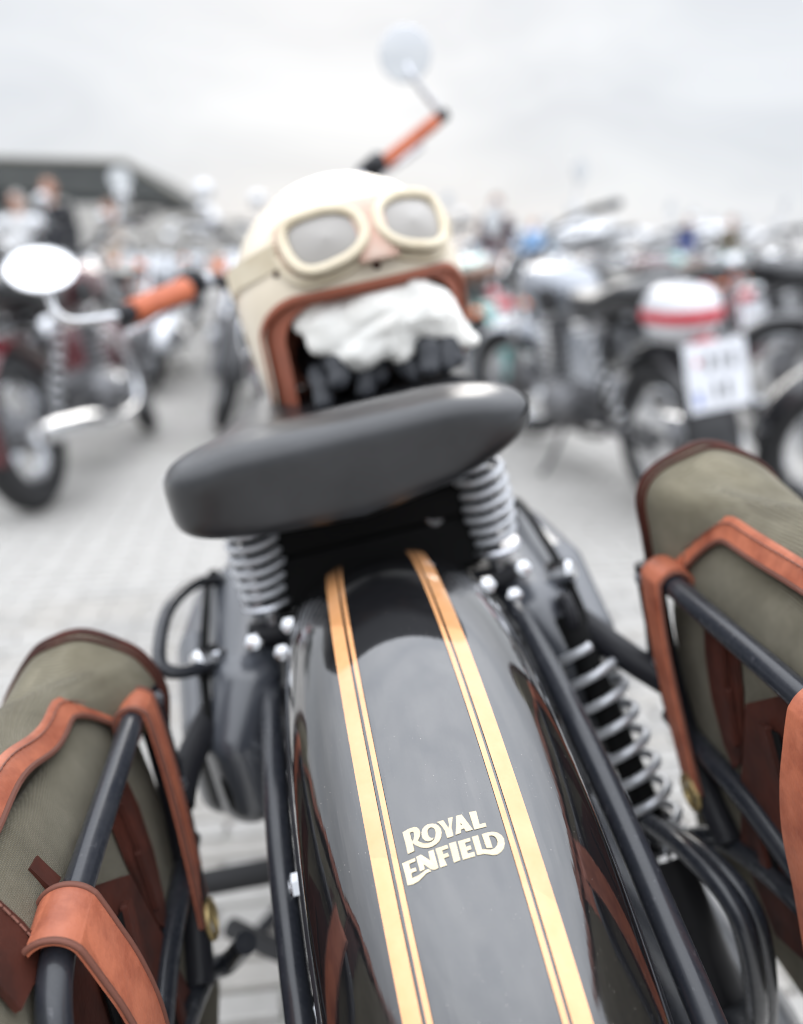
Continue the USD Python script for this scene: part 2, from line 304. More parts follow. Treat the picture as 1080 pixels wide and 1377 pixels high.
# ================================================================ setting: paved ground
gr = Thing('ground', kind='structure')
def flat(x0, x1, y0, y1, z): return tm([(x0, y0, z), (x1, y0, z), (x1, y1, z), (x0, y1, z)], [(0, 1, 2), (0, 2, 3)])
gr.part('pavement_sheet', flat(-900, 900, -500, 2500, -.014), 'ground', smooth=False)
BRX = [mat('paving_brick_%s' % n, c, .85, noise=(18, c2, .35, .7), bump=(140, .35, .002), spec=.25) for n, c, c2 in
       (('pale', (.47, .455, .43), (.40, .386, .362)), ('grey', (.42, .408, .388), (.34, .328, .31)), ('warm', (.45, .428, .395), (.37, .352, .325)))]
def brick(x, y, lx, ly, z):
    a, b, c = lx / 2, ly / 2, .003
    V = [(x - a, y - b, z - .02), (x + a, y - b, z - .02), (x + a, y + b, z - .02), (x - a, y + b, z - .02), (x - a, y - b, z - c), (x + a, y - b, z - c), (x + a, y + b, z - c), (x - a, y + b, z - c),
         (x - a + c, y - b + c, z), (x + a - c, y - b + c, z), (x + a - c, y + b - c, z), (x - a + c, y + b - c, z)]
    f = []
    for o in (0, 4):
        for i in range(4):
            j = (i + 1) % 4; f += [(o + i, o + j, o + 4 + j), (o + i, o + 4 + j, o + 4 + i)]
    return tm(V, f + [(8, 9, 10), (8, 10, 11)])
BR = []
for r, y in enumerate(np.arange(-.4, 3.6, .054)):
    for x in np.arange(-2.4, 2.9, .204):
        BR.append((x + (.102 if r % 2 else 0), y, RNG.uniform(-.0015, .0015)))
def seen(b):                           # the bricks that can be seen between wheel, bags and rack come first
    x, y, _ = b; d = math.hypot(x - CPOS[0], y - CPOS[1]); right, left = (.28 < x < 1.2 and .1 < y < 1.7), (-1.3 < x < -.15 and .35 < y < 2.6)
    return (0 if right or left else 10) + d
BR.sort(key=seen)
for x, y, z in BR[:300]: gr.part('paving_brick', brick(x, y, .194, .043, z), BRX[int(RNG.integers(3))], smooth=False)
gr.part('paving_bricks', cat(*[brick(x, y, .194, .043, z) for x, y, z in BR[300:]]), BRX[0], smooth=False, kind='stuff')

# ================================================================ the motorcycle in the foreground
mc = Thing('motorcycle', 'black motorcycle with gold striped rear fender and sprung saddle, filling the foreground', 'motorcycle', ry=-LEAN)
RF, ZC = .4134, .3569
def rad(x): return RF - .062 * (1 - math.sqrt(max(1 - min(abs(x) / .0872, 1) ** 2.05, 0)))
def onfen(x, al, h=0.): r = rad(x) + h; return (x, -r * math.cos(al), ZC + r * math.sin(al))
tt = np.linspace(-1, 1, 41); xs = .0872 * np.sign(tt) * (1 - (1 - np.abs(tt)) ** 1.5)
al = np.radians(np.linspace(114, 12, 120))
fen = np.array([[onfen(x, a) for x in xs] for a in al])
V = np.concatenate([np.array([[(-.0880, -r_ * math.cos(a), ZC + r_ * math.sin(a)) for r_ in (.338, .346)] for a in al]), fen, np.array([[(.0880, -r_ * math.cos(a), ZC + r_ * math.sin(a)) for r_ in (.346, .338)] for a in al])], 1)
fender = mc.part('rear_fender', slab(V, surf_normals(V) * (1 if surf_normals(V)[60, 22, 2] > 0 else -1), .0015), 'enamel', smooth=40)
for sx in (-1, 1):
    mc.part('rolled_edge', tube([(sx * .0886, -.337 * math.cos(a), ZC + .337 * math.sin(a)) for a in al], .0032, 10), 'satin', fender)
def stripe(x0, x1, name):
    a2 = np.radians(np.linspace(108, 14, 110)); m = grid([[onfen(x, a, .0005) for x in np.linspace(x0, x1, 6)] for a in a2])
    mc.part(name, m, 'gold', fender, smooth=True)
stripe(-.0425, -.0335, 'gold_stripe'); stripe(.0330, .0425, 'gold_stripe'); stripe(-.0316, -.0287, 'thin_gold_stripe'); stripe(.0285, .0314, 'thin_gold_stripe')
LOGO = {'letter_r_and_o':([(-233,4473),(-201,4480),(-171,4481),(-155,4475),(-145,4460),(-144,4443),(-150,4425),(-165,4407),(-156,4396),(-142,4386),(-119,4379),(-99,4380),(-83,4387),(-73,4402),(-66,4421),(-67,4438),(-75,4450),(-86,4454),(-97,4451),(-106,4441),(-108,4425),(-105,4410),(-96,4399),(-84,4398),(-89,4391),(-100,4387),(-114,4388),(-129,4396),(-138,4409),(-140,4426),(-137,4443),(-128,4458),(-114,4468),(-97,4473),(-77,4471),(-57,4464),(-44,4450),(-37,4433),(-37,4413),(-45,4391),(-59,4374),(-79,4363),(-101,4357),(-125,4357),(-147,4364),(-165,4374),(-182,4389),(-194,4403),(-194,4362),(-230,4358),(-230,4416)],[[(-197,4460),(-181,4460),(-176,4453),(-178,4436),(-184,4422),(-194,4411),(-196,4427)]]),'letter_y':([(-48,4471),(-14,4472),(3,4425),(10,4442),(12,4476),(38,4476),(26,4445),(18,4426),(17,4380),(-16,4378),(-19,4417),(-27,4440),(-38,4460)],[]),'letter_a':([(56,4477),(86,4478),(122,4388),(85,4386),(80,4404),(61,4403),(58,4386),(29,4383),(45,4429)],[[(69,4438),(75,4425),(66,4423)]]),'letter_l':([(126,4481),(164,4480),(162,4407),(194,4409),(194,4389),(129,4386)],[]),'letter_e':([(-269,4323),(-200,4328),(-200,4312),(-235,4309),(-234,4281),(-207,4282),(-205,4265),(-234,4263),(-234,4238),(-210,4240),(-185,4246),(-163,4255),(-146,4256),(-134,4243),(-160,4240),(-183,4227),(-209,4214),(-237,4209),(-265,4212),(-265,4267)],[]),'letter_n':([(-192,4331),(-166,4335),(-127,4293),(-126,4339),(-99,4340),(-96,4247),(-119,4244),(-134,4252),(-164,4286),(-164,4261),(-189,4257)],[]),'letter_f':([(-88,4342),(-25,4345),(-24,4327),(-56,4325),(-57,4304),(-32,4306),(-30,4288),(-58,4285),(-51,4249),(-86,4247),(-85,4291)],[]),'letter_i':([(-15,4349),(21,4350),(20,4256),(-14,4252)],[]),'letter_e_001':([(31,4348),(95,4351),(94,4334),(64,4332),(64,4311),(89,4314),(88,4294),(64,4292),(65,4276),(98,4279),(97,4257),(33,4254)],[]),'letter_l_and_d':([(106,4353),(139,4355),(139,4281),(160,4277),(182,4270),(203,4273),(220,4285),(227,4303),(226,4322),(218,4334),(206,4340),(192,4340),(193,4279),(163,4283),(159,4355),(191,4358),(218,4356),(239,4348),(255,4333),(263,4312),(260,4288),(248,4265),(230,4250),(207,4241),(184,4243),(163,4252),(145,4258),(108,4259)],[])}
for k, (o, hs) in LOGO.items():
    g = Polygon([(a * 1e-4, b * 1e-4) for a, b in o], [[(a * 1e-4, b * 1e-4) for a, b in h] for h in hs]).buffer(.00012).buffer(-.00012)
    m = trimesh.creation.extrude_polygon(g, .0002, engine='earcut')
    mc.part(k.rstrip('_01') if k.endswith('_001') else k, tm([onfen(x, s / RF, .0004 + h) for x, s, h in m.vertices], m.faces), 'cream_print', fender, smooth=False)

# tubes either side of the fender
tr = [(.085, .215, .655), (.108, .17, .668), (.112, .09, .676), (.112, .008, .668), (.112, -.065, .652), (.112, -.14, .627), (.112, -.19, .605), (.112, -.235, .583), (.112, -.31, .535), (.112, -.37, .45)]
mc.part('fender_stay', tube(tr, .0095, 16, smooth=60), 'tube')
tl = [(-.085, .215, .63), (-.107, .165, .650), (-.111, .09, .658), (-.111, .0, .650), (-.112, -.068, .626), (-.112, -.131, .593), (-.112, -.158, .575), (-.112, -.23, .525), (-.112, -.30, .45)]
mc.part('fender_stay', tube(tl, .0095, 16, smooth=60), 'tube')
for sx, y, z in ((-1, -.095, .632), (-1, -.15, .585), (1, -.02, .655), (1, .09, .668), (-1, .06, .65)):
    nut = mc.part('chrome_nut', cyl((sx * .086, y, z - .012), (sx * .106, y, z - .012), .0085, 6, .15), 'chrome', smooth=25)
    mc.part('bolt', cyl((sx * .084, y, z - .012), (sx * .1075, y, z - .012), .0045, 10), 'steel', nut)

# sprung saddle
seat = superell((0, .245, .846), (.149, .205, .0430), .27, .24, 120, 48)
v = seat.vertices
ty = (v[:, 1] - .04) / .41; v[:, 0] *= 1 - .50 * np.clip(ty - .12, 0, 1) ** 1.4
g_ = np.clip((v[:, 1] - .10) / .10, 0, 1); g_ = 1 - .82 * g_ * g_ * (3 - 2 * g_); up_ = v[:, 2] > .846
v[up_, 2] = .846 + (v[up_, 2] - .846) * g_[up_]
v[:, 2] += -.010 * np.clip(1 - np.abs(v[:, 0]) / .149, 0, 1) * (v[:, 2] < .83) - .013 * np.clip((np.abs(v[:, 0]) - .08) / .07, 0, 1) ** 1.3 * (v[:, 2] > .83)
v[:, 2] += (.026 * np.clip((v[:, 0] - .02) / .12, 0, 1) ** 1.5 + .004 * np.clip((-v[:, 0] - .06) / .08, 0, 1) + .011) * np.clip((.86 - v[:, 2]) / .03, 0, 1)
v[:, 2] += .0022 * (meshkit.fbm(v * 20, 3, 5) - .5) * 2
saddle = mc.part('saddle', seat, 'seat', smooth=True)
rim = [(.118 * math.cos(a) * (1 - .5 * max(math.sin(a) * .5 + .5, 0) ** 1.6), .245 + .197 * math.sin(a), .822) for a in np.linspace(0, 2 * np.pi, 60, endpoint=False)]
mc.part('saddle_pan_rim', tube(rim, .006, 8, closed=True), 'dark', saddle)
mc.part('saddle_rivet', lathe([(0, -.004), (.007, -.003), (.008, .0), (.006, .005), (0, .007)], (-.146, .115, .856), (-1, -.3, .2), 16), 'chrome', saddle)
for sx, x, y in ((-1, -.098, .15), (1, .108, .15)):
    sp = mc.part('saddle_spring', coil((x, y, .806), (x * 1.03, y + .004, .728), .0225, .0042, 6.6, 8, .16), 'coil', smooth=True)
    mc.part('spring_cup', lathe([(0, 0), (.022, 0), (.024, .003), (.022, .006), (0, .006)], (x * 1.03, y, .7195), (0, 0, 1), 22), 'steel', sp)
    mc.part('spring_bolt', cyl((x * 1.03, y, .69), (x * 1.03, y, .722), .008, 12), 'chrome', sp)
    mc.part('spring_post', cyl((x, y, .722), (x, y, .81), .009, 12), 'dark', sp)
    for dx, dz in ((-.018, -.004), (.016, .004), (.004, -.020)):
        mc.part('chrome_bolt', lathe([(0, -.008), (.0075, -.008), (.0085, -.002), (.007, .003), (0, .0045)], (x * 1.03 + dx, y - .032, .704 + dz), (0, -1, .5), 6), 'chrome', sp, smooth=20)
mc.part('subframe_crossbar', cyl((-.125, .15, .690), (.125, .15, .690), .014, 16), 'satin')
mc.part('subframe_plate', rbox((0, .165, .735), (.20, .05, .05), .008), 'dark')
mc.part('subframe_bridge', rbox((0, .20, .775), (.22, .12, .03), .008), 'dark')
fit_ = mc.part('seat_lock', cyl((.030, .185, .768), (.048, .160, .772), .013, 16), 'green_lamp')
mc.part('lock_barrel', cyl((.056, .165, .762), (.062, .142, .764), .008, 14), 'chrome', fit_)
mc.part('lock_screw', cyl((.055, .165, .784), (.060, .146, .786), .006, 12), 'chrome', fit_)
mc.part('inner_fender', rbox((0, .30, .70), (.15, .18, .10), .03), 'dark')

# frame brackets from under the saddle to the luggage rack
def bracket(sx):
    P = [(sx * .112, .215, .664), (sx * .137, .178, .663), (sx * .168, .112, .648), (sx * .190, .062, .632), (sx * (.212 if sx > 0 else .198), .030, .618)]
    b = mc.part('rack_bracket', tube(P, .0125, 14, smooth=30), 'satin')
    mc.part('bracket_bolt', lathe([(0, -.012), (.0095, -.012), (.0105, -.006), (.0105, .006), (.008, .0105), (0, .012)], (sx * .166, .13, .69), (sx * .8, -.55, .2), 8), 'chrome', b, smooth=20)
    mc.part('bracket_pin', lathe([(0, -.008), (.0085, -.008), (.009, .003), (.006, .008), (0, .009)], (sx * .124, .15, .682), (sx * .3, -.9, .3), 6), 'chrome', b, smooth=20)
    mc.part('washer', lathe([(0, -.009), (.0125, -.009), (.0125, -.007), (0, -.007)], (sx * .124, .15, .682), (sx * .3, -.9, .3), 18), 'steel', b)
    mc.part('bracket_lug', rbox((sx * .15, .155, .672), (.06, .03, .03), .006), 'satin', b)
for sx in (1, -1): bracket(sx)

# side toolboxes
def toolbox(sx):
    zb = .50 if sx > 0 else .565
    h = hull([((sx * .125, .33, .66), .05), ((sx * .125, .33, zb), .05), ((sx * .155, .30, .655), .045), ((sx * .155, .30, zb), .045), ((sx * .135, .13, .655), .035), ((sx * .135, .13, zb), .04), ((sx * .155, .10, .622), .028), ((sx * .155, .11, zb), .032)], 3)
    t = mc.part('toolbox', h, 'box', smooth=50)
    mc.part('toolbox_lid', hull([((sx * .178, .33, .655), .028), ((sx * .178, .33, zb), .028), ((sx * .180, .12, .63), .022), ((sx * .180, .12, zb), .024), ((sx * .185, .22, .655), .026)], 3), 'box', t, smooth=50)
    mc.part('lid_seam', tube([(sx * .1695, .375, .66), (sx * .1695, .30, .706), (sx * .1695, .20, .698), (sx * .1695, .105, .664), (sx * .1695, .082, .60), (sx * .1695, .085, zb)], .004, 8, smooth=40), 'dark', t)
for sx in (1, -1): toolbox(sx)
mc.part('grab_loop', tube([(-.150, .30, .690), (-.178, .26, .714), (-.196, .19, .722), (-.200, .13, .712), (-.196, .108, .700), (-.176, .115, .690), (-.150, .14, .685)], .0062, 12, smooth=50), 'tube')

# shock absorbers
for sx in (1, -1):
    top, bot = (np.array((.158, .080, .640)), np.array((.181, .006, .484))) if sx > 0 else (np.array((-.100, .085, .615)), np.array((-.102, .01, .465))); d = unit(bot - top)
    sh = mc.part('shock_absorber', tube(np.array([bot - d * .02, bot + d * .0, bot + d * .03, bot + d * .16]), [.016, .020, .020, .018], 18), 'satin')
    mc.part('spring', coil(top, bot, .0235, .0042, 7.6, 10), 'coil', sh, smooth=True)
    mc.part('damper_rod', cyl(top - d * .03, bot, .012, 14), 'dark', sh)
    mc.part('spring_seat', lathe([(.01, 0), (.027, 0), (.029, .004), (.027, .009), (.01, .009)], bot, d, 24), 'chrome', sh)
    mc.part('top_eye', torus(top - d * .03, (1, 0, 0), .013, .006, 20, 10), 'satin', sh)

# luggage racks
def rack(sx):
    x = .220 if sx > 0 else .204; X = sx * x; r = .0088
    up = [(X * .98, .052, .60), (X * .985, .052, .665), (X, .046, .698), (X, .030, .7095), (X, -.06, .7105), (X, -.15, .7105), (X, -.205, .708), (X, -.232, .690), (X, -.245, .655), (X, -.247, .58)]
    k = mc.part('luggage_rack', tube(up, r, 16, smooth=90), 'tube')
    mc.part('rack_front_bar', tube([(X * .985, .055, .715), (X * .985, .046, .66), (X * .985, .028, .60), (X * .985, -.012, .545), (X * .985, -.05, .515)], .011, 12, smooth=40), 'satin', k)
    mc.part('lower_rail', tube([(X * .985, .040, .578), (X, -.07, .577), (X, -.15, .569), (X, -.247, .565)], r, 14, smooth=30), 'tube', k)
    mc.part('bottom_rail', tube([(sx * .165, -.03, .525), (sx * .19, -.005, .487), (X, -.03, .502), (X, -.14, .543), (X, -.247, .55)], r, 14, smooth=40), 'tube', k)
    for y, z in ((.05, .705), (.036, .632)):
        mc.part('rack_bolt', lathe([(0, -.004), (.006, -.004), (.006, .001), (0, .004)], (X * .985 - sx * .010, y, z), (-sx, -.2, .1), 10), 'steel', k)
for sx in (1, -1): rack(sx)

# footrest loops, silencers and wheel below
for sx in (1,):
    fl = mc.part('footrest_bracket', tube([(sx * .165, -.02, .527), (sx * .170, -.08, .548), (sx * .178, -.125, .545), (sx * .182, -.140, .515), (sx * .186, -.135, .44), (sx * .190, -.10, .36)], .0075, 12, smooth=40), 'tube')
    mc.part('footrest_bracket_tube', tube([(sx * .177, -.022, .520), (sx * .186, -.08, .538), (sx * .194, -.118, .530), (sx * .198, -.128, .495), (sx * .200, -.122, .42), (sx * .204, -.09, .34)], .0075, 12, smooth=40), 'tube', fl)
    si = mc.part('silencer', lathe([(.0, -.36), (.028, -.36), (.046, -.30), (.054, -.2), (.054, .12), (.048, .17), (.03, .18)], (sx * .205, .06, .31), (0, -1, .06), 32), 'box')
    mc.part('silencer_bolt', lathe([(0, -.004), (.013, -.004), (.013, .003), (.009, .008), (0, .009)], (sx * .196, -.005, .372), (sx * .2, -.5, .85), 16), 'chrome', si)
fp = mc.part('footpeg', cyl((-.18, .24, .36), (-.275, .25, .36), .014, 16), 'rubber')
mc.part('footpeg_cap', lathe([(0, -.006), (.013, -.006), (.013, .002), (.008, .006), (0, .007)], (-.276, .25, .362), (-1, 0, .2), 16), 'chrome', fp)
mc.part('foot_lever', tube([(-.16, .16, .30), (-.21, .21, .285), (-.26, .26, .28)], .012, 12, smooth=20), 'rubber')
rw = mc.part('rear_wheel', torus((0, 0, .330), (1, 0, 0), .268, .062, 64, 16, .95), 'rubber')
mc.part('rim', torus((0, 0, .330), (1, 0, 0), .222, .016, 64, 10, 2.2), 'chrome', rw)
mc.part('hub', lathe([(0, -.07), (.05, -.07), (.08, -.05), (.08, .05), (.05, .07), (0, .07)], (0, 0, .33), (1, 0, 0), 28), 'alloy', rw)
def spokes(c, R0, R1, w, n=36):
    out = []
    for i in range(n):
        a = 2 * np.pi * i / n; b = a + (.35 if i % 2 else -.35); s = w if i % 4 < 2 else -w
        out.append(tube([np.array(c) + (s, R0 * math.cos(a), R0 * math.sin(a)), np.array(c) + (0, R1 * math.cos(b), R1 * math.sin(b))], .0018, 5))
    return cat(*out)
mc.part('spokes', spokes((0, 0, .33), .075, .215, .045), 'steel', rw)
for sx in (1, -1): mc.part('swingarm', tube([(sx * .105, .48, .35), (sx * .12, .25, .345), (sx * .125, 0, .33), (sx * .125, -.05, .33)], .018, 12, smooth=20), 'satin')
# engine and frame, half hidden ahead of the saddle
mc.part('crankcase', hull([((.0, .62, .33), .12), ((.0, .42, .33), .10), ((.05, .60, .40), .08), ((-.05, .60, .40), .08)], 3), 'alloy')
cyls = mc.part('cylinder', cyl((0, .62, .42), (0, .66, .68), .055, 28), 'satin')
for i in range(9): mc.part('cooling_fin', rbox((0, .625 + .004 * i, .45 + .024 * i), (.15, .15, .006), .0025, n=1), 'alloy', cyls)
mc.part('frame_spine', tube([(0, .25, .68), (0, .55, .74), (0, .90, .80), (0, .97, .74)], .019, 12, smooth=30), 'satin')
for sx in (1, -1): mc.part('frame_rail', tube([(sx * .10, .16, .69), (sx * .10, .34, .67), (sx * .09, .45, .50), (sx * .09, .50, .26), (sx * .09, .78, .22), (sx * .03, .95, .70)], .0125, 12, smooth=50), 'satin')
tank = superell((0, .705, .835), (.115, .23, .085), .75, .8, 40, 24); tank.vertices[:, 0] *= 1 - .3 * np.clip((.7 - tank.vertices[:, 1]) / .25, 0, 1)
tk = mc.part('fuel_tank', tank, 'enamel', smooth=True)
mc.part('filler_cap', lathe([(.03, 0), (.031, .01), (.025, .014), (0, .015)], (0, .76, .916), (0, 0, 1), 24), 'chrome', tk)

# steered front end
RK = math.radians(26); AX = np.array([0, -math.sin(RK), math.cos(RK)]); PIV = np.array([0, .9945, .9921]); DL = .6956
RS = rotm(AX, DL)
def steer(P): return (np.asarray(P, float) - PIV) @ RS.T + PIV
def sm(m): return tm(steer(m.vertices), m.faces)
W_, BK, RI, GL, EP, ER = .3851, .1081, .081, .1527, .3945, -.1336
def barpt(sx, t):
    e = np.array([sx * W_, -BK, RI]); d = np.array([-sx * math.cos(EP) * math.cos(ER), math.sin(EP) * math.cos(ER), math.sin(ER)]) * GL
    return PIV + e + d * t
path = [barpt(-1, .02), barpt(-1, .5), barpt(-1, 1.05), PIV + (-.17, .005, .050), PIV + (-.10, .01, .005), PIV + (0, .01, 0), PIV + (.10, .01, .005), PIV + (.17, .005, .050), barpt(1, 1.05), barpt(1, .5), barpt(1, .02)]
hb = mc.part('handlebar', sm(tube(path, .0112, 14, smooth=80)), 'satin')
for sx in (-1, 1):
    g = mc.part('grip', sm(tube([barpt(sx, t) for t in (.14, .16, .3, .6, .9, .98, 1.0)], np.array([.0160, .0178, .0182, .0176, .0182, .0195, .017]) * (1 if sx < 0 else .73), 20)), 'grip', hb)
    mc.part('bar_end_clamp', sm(tube([barpt(sx, t) for t in (-.02, .0, .10, .14)], np.array([.010, .0145, .0145, .012]) * (1 if sx < 0 else .8), 16)), 'satin', hb)
    mc.part('switch_housing', sm(hull([(barpt(sx, 1.06) + (0, .004, .006), .020), (barpt(sx, 1.24) + (0, .006, .004), .020), (barpt(sx, 1.16) + (0, -.008, .008), .018)], 2)), 'satin', hb)
    mc.part('lever_perch', sm(hull([(barpt(sx, 1.34), .016), (barpt(sx, 1.34) + (0, .035, -.004), .011)], 2)), 'steel', hb)
    mc.part('lever', sm(tube([barpt(sx, 1.3) + (0, .035, -.006), barpt(sx, 1.0) + (0, .058, -.018), barpt(sx, .5) + (0, .055, -.028), barpt(sx, .15) + (0, .060, -.028)], [.007, .006, .0055, .007], 10, smooth=24)), 'steel', hb)
# bar end mirrors: stem, round shell, glass
def mirror(sx, end, mid, c, nrm, r):
    end, mid, c, nrm = (np.array(q, float) for q in (end, mid, c, nrm)); nrm = unit(nrm)
    s = mc.part('mirror_stem', tube([end, mid, c - nrm * .014], [.0062, .0055, .005], 12, smooth=20), 'chrome' if sx < 0 else 'steel')
    sh = mc.part('mirror_shell', lathe([(0, -.020), (r * .45, -.018), (r * .85, -.009), (r, -.001), (r, .002), (r * .955, .0028)], c, nrm, 40), 'chrome' if sx < 0 else 'steel', s)
    mc.part('mirror_glass', lathe([(r * .955, .0022), (r * .5, .003), (0, .0032)], c, nrm, 40), 'mirror', s)
mirror(1, steer([barpt(1, .05)])[0], (.283, 1.101, 1.255), (.2785, 1.112, 1.2955), (-.16, -.97, .06), .047)
mirror(-1, steer([barpt(-1, .05)])[0], (-.318, .625, .985), (-.327, .626, 1.052), (.27, -.62, .74), .045)
# forks, headlamp, front wheel
hp = np.array([0, .955, .90])
for sx in (1, -1):
    lo, hi = np.array((sx * .085, 1.365, .33)), np.array((sx * .085, 1.02, .965))
    fk = mc.part('fork_leg', sm(cyl(hi, lo, .017, 16)), 'chrome')
    mc.part('fork_slider', sm(cyl(hi + (lo - hi) * .5, lo + (0, .01, -.02), .024, 16)), 'alloy', fk)
    mc.part('fork_shroud', sm(cyl(hi, hi + (lo - hi) * .36, .027, 16)), 'satin', fk)
mc.part('top_yoke', sm(rbox((0, 1.0, .972), (.22, .06, .022), .008)), 'satin')
hl = mc.part('headlamp', sm(lathe([(0, -.10), (.04, -.095), (.075, -.05), (.088, 0), (.090, .03)], (0, 1.14, .86), (0, 1, -.05), 32)), 'satin')
mc.part('headlamp_rim', sm(torus((0, 1.17, .858), (0, 1, -.05), .086, .007, 36, 8)), 'chrome', hl)
mc.part('headlamp_glass', sm(lathe([(.085, .03), (.06, .042), (0, .05)], (0, 1.14, .86), (0, 1, -.05), 32)), 'headlens', hl)
fw = mc.part('front_wheel', sm(torus((0, 1.385, .325), (1, 0, 0), .276, .050, 64, 14, .95)), 'rubber')
mc.part('rim', sm(torus((0, 1.385, .325), (1, 0, 0), .236, .014, 64, 10, 2.0)), 'chrome', fw)
mc.part('hub', sm(lathe([(0, -.06), (.04, -.06), (.07, -.04), (.07, .04), (.04, .06), (0, .06)], (0, 1.385, .325), (1, 0, 0), 24)), 'alloy', fw)
mc.part('spokes', sm(spokes((0, 1.385, .325), .065, .23, .04)), 'steel', fw)
a3 = np.radians(np.linspace(-10, 165, 50)); Vf = np.array([[(x, 1.385 + (.355 - .03 * (x / .07) ** 2) * math.cos(a), .325 + (.355 - .03 * (x / .07) ** 2) * math.sin(a)) for x in np.linspace(-.07, .07, 13)] for a in a3])
mc.part('front_fender', sm(slab(Vf, surf_normals(Vf), .0015)), 'enamel')
mc.part('side_stand', tube([(-.10, .52, .24), (-.20, .50, .12), (-.295, .47, .062)], .011, 10), 'satin')

# ================================================================ helmet, goggles, scarf and gloves on the saddle
HB = np.array([.045, .405, .853]); HY = rotm([0, 0, 1], math.radians(8))
HA, HBY, HZ, HC = .124, .150, .105, .119
def H(p): return np.asarray(p, float) @ HY.T + HB
def hm(m): return tm(H(m.vertices), m.faces)
def hs(x, z, off=0.):
    a, b, c = HA + off, HBY + off, HC + off
    if z >= HZ: q = 1 - ((z - HZ) / c) ** 2 - (x / a) ** 2
    else:
        k = 1 - .10 * ((HZ - z) / HZ) ** 2; a, b = a * k, b * k; q = 1 - (x / a) ** 2
    return (x, -b * math.sqrt(max(q, 0)), z)
def dome(s, z0):
    V = []
    for t in np.linspace(0, 1, 14): z = z0 + (HZ - z0) * t; k = s * (1 - .10 * ((HZ - z) / HZ) ** 2); V.append((k, z))
    for t in np.linspace(0, np.pi / 2, 22)[1:]: V.append((s * math.cos(t), HZ + HC * s * math.sin(t)))
    m = lathe([(0, z0)] + [(k, z) for k, z in V[:-1]] + [(0, V[-1][1])], (0, 0, 0), (0, 0, 1), 72)
    m.vertices[:, 0] *= HA; m.vertices[:, 1] *= HBY; return m3.Manifold.hull_points(np.asarray(m.vertices))
def opening(w, top, y1, r):
    p = Polygon([(-w + r, -.2), (w - r, -.2), (w - r, top - r), (-w + r, top - r)]).buffer(r, 16)
    e = trimesh.creation.extrude_polygon(p, .5, engine='earcut'); v = e.vertices.copy(); e.vertices = np.stack([v[:, 0], y1 - v[:, 2], v[:, 1]], 1); e.fix_normals(); return e
he = on_bike('open_face_helmet', tuple(HB), 'cream open face helmet with brown lining resting on the black saddle', 'helmet')
shell = (dome(1, 0)) - (dome(.962, -.01)) - to_m3(opening(.110, .113, .02, .040))
hsh = he.part('shell', hm(from_m3(shell)), 'cream', smooth=38)
lin = (dome(.958, .004)) - (dome(.76, -.01)) - to_m3(opening(.092, .105, .03, .036))
he.part('lining', hm(from_m3(lin)), 'lining', smooth=38)
edge = [(-.110, z) for z in np.linspace(.002, .073, 12)] + [(-.070 - .04 * math.cos(t), .073 + .04 * math.sin(t)) for t in np.linspace(0, np.pi / 2, 12)[1:]] + [(x, .113) for x in np.linspace(-.070, .070, 24)[1:-1]] + [(.070 + .04 * math.sin(t), .073 + .04 * math.cos(t)) for t in np.linspace(0, np.pi / 2, 12)] + [(.110, z) for z in np.linspace(.073, .002, 12)[1:]]
def trim_y(x, z): return hs(x, z, -.003)
he.part('leather_edge_trim', tube(H([trim_y(x, z) for x, z in edge]), .0048, 12), 'lining', smooth=True)
side_l = [(-.124 * math.cos(t) * .97, .150 * .97 * math.sin(t), .0) for t in np.linspace(-.55, .2, 6)]
for x, z, r in ((.002, .1285, .0042), (-.086, .139, .0038), (-.108, .150, .0065), (.086, .139, .0038), (.108, .150, .0065)):
    c = np.array(hs(x, z)); n = unit(c * np.array([1 / HA ** 2, 1 / HBY ** 2, 0]) + np.array([0, 0, (z - HZ) / HC ** 2]))
    he.part('snap_button', hm(lathe([(r, -.001), (r, .001), (r * .6, .0025), (0, .003)], c, n, 16)), 'tan_dark')

GO, GZ = .004, .1625
go = on_bike('riding_goggles', tuple(HB), 'cream leather riding goggles with smoky lenses strapped round the helmet', 'goggles')
def lens_ring(sx, k, off, n=44):
    P = []
    for t in np.linspace(0, 2 * np.pi, n, endpoint=False):
        c, s = math.cos(t), math.sin(t); u = .0335 * k * np.sign(c) * abs(c) ** .75; v = .0225 * k * np.sign(s) * abs(s) ** .8
        v *= 1.0 - .18 * sx * np.sign(c) * abs(c) * (-1); a = -sx * .15; u, v = u * math.cos(a) - v * math.sin(a), u * math.sin(a) + v * math.cos(a)
        P.append(hs(GO + sx * .0435 + u, GZ + v, off))
    return np.array(P)
for sx in (-1, 1):
    fr = go.part('lens_frame', tube(H(lens_ring(sx, 1.08, .016)), .0052, 12, closed=True), 'goggle', smooth=True)
    A, B = lens_ring(sx, 1.06, .014), lens_ring(sx, 1.20, -.002)
    go.part('frame_skirt', hm(slab(np.concatenate([np.stack([A, (A * .45 + B * .55) * 1.004, B], 1), np.stack([A, (A * .45 + B * .55) * 1.004, B], 1)[:1]]), surf_normals(np.concatenate([np.stack([A, A * .5 + B * .5, B], 1), np.stack([A, A * .5 + B * .5, B], 1)[:1]])), .0015)), 'pink', fr, smooth=True)
    pad = lens_ring(sx, 1.27, .004); pad[:, 2] -= .006
    go.part('face_pad', tube(H(pad), .0048, 10, closed=True), 'goggle', fr, smooth=True)
    L = [lens_ring(sx, k, .0138 + .004 * (1 - k)) for k in (1.04, .7, .35, .01)]; L = np.stack([np.vstack([q, q[:1]]) for q in L], 1)
    go.part('lens', hm(grid(L)), 'lens', fr, smooth=True)
nv = np.array([[hs(GO + (.0145 + .009 * abs(t - .45)) * s, .133 + .055 * t, .013 - .003 * s * s) for s in np.linspace(-1, 1, 9)] for t in np.linspace(0, 1, 12)])
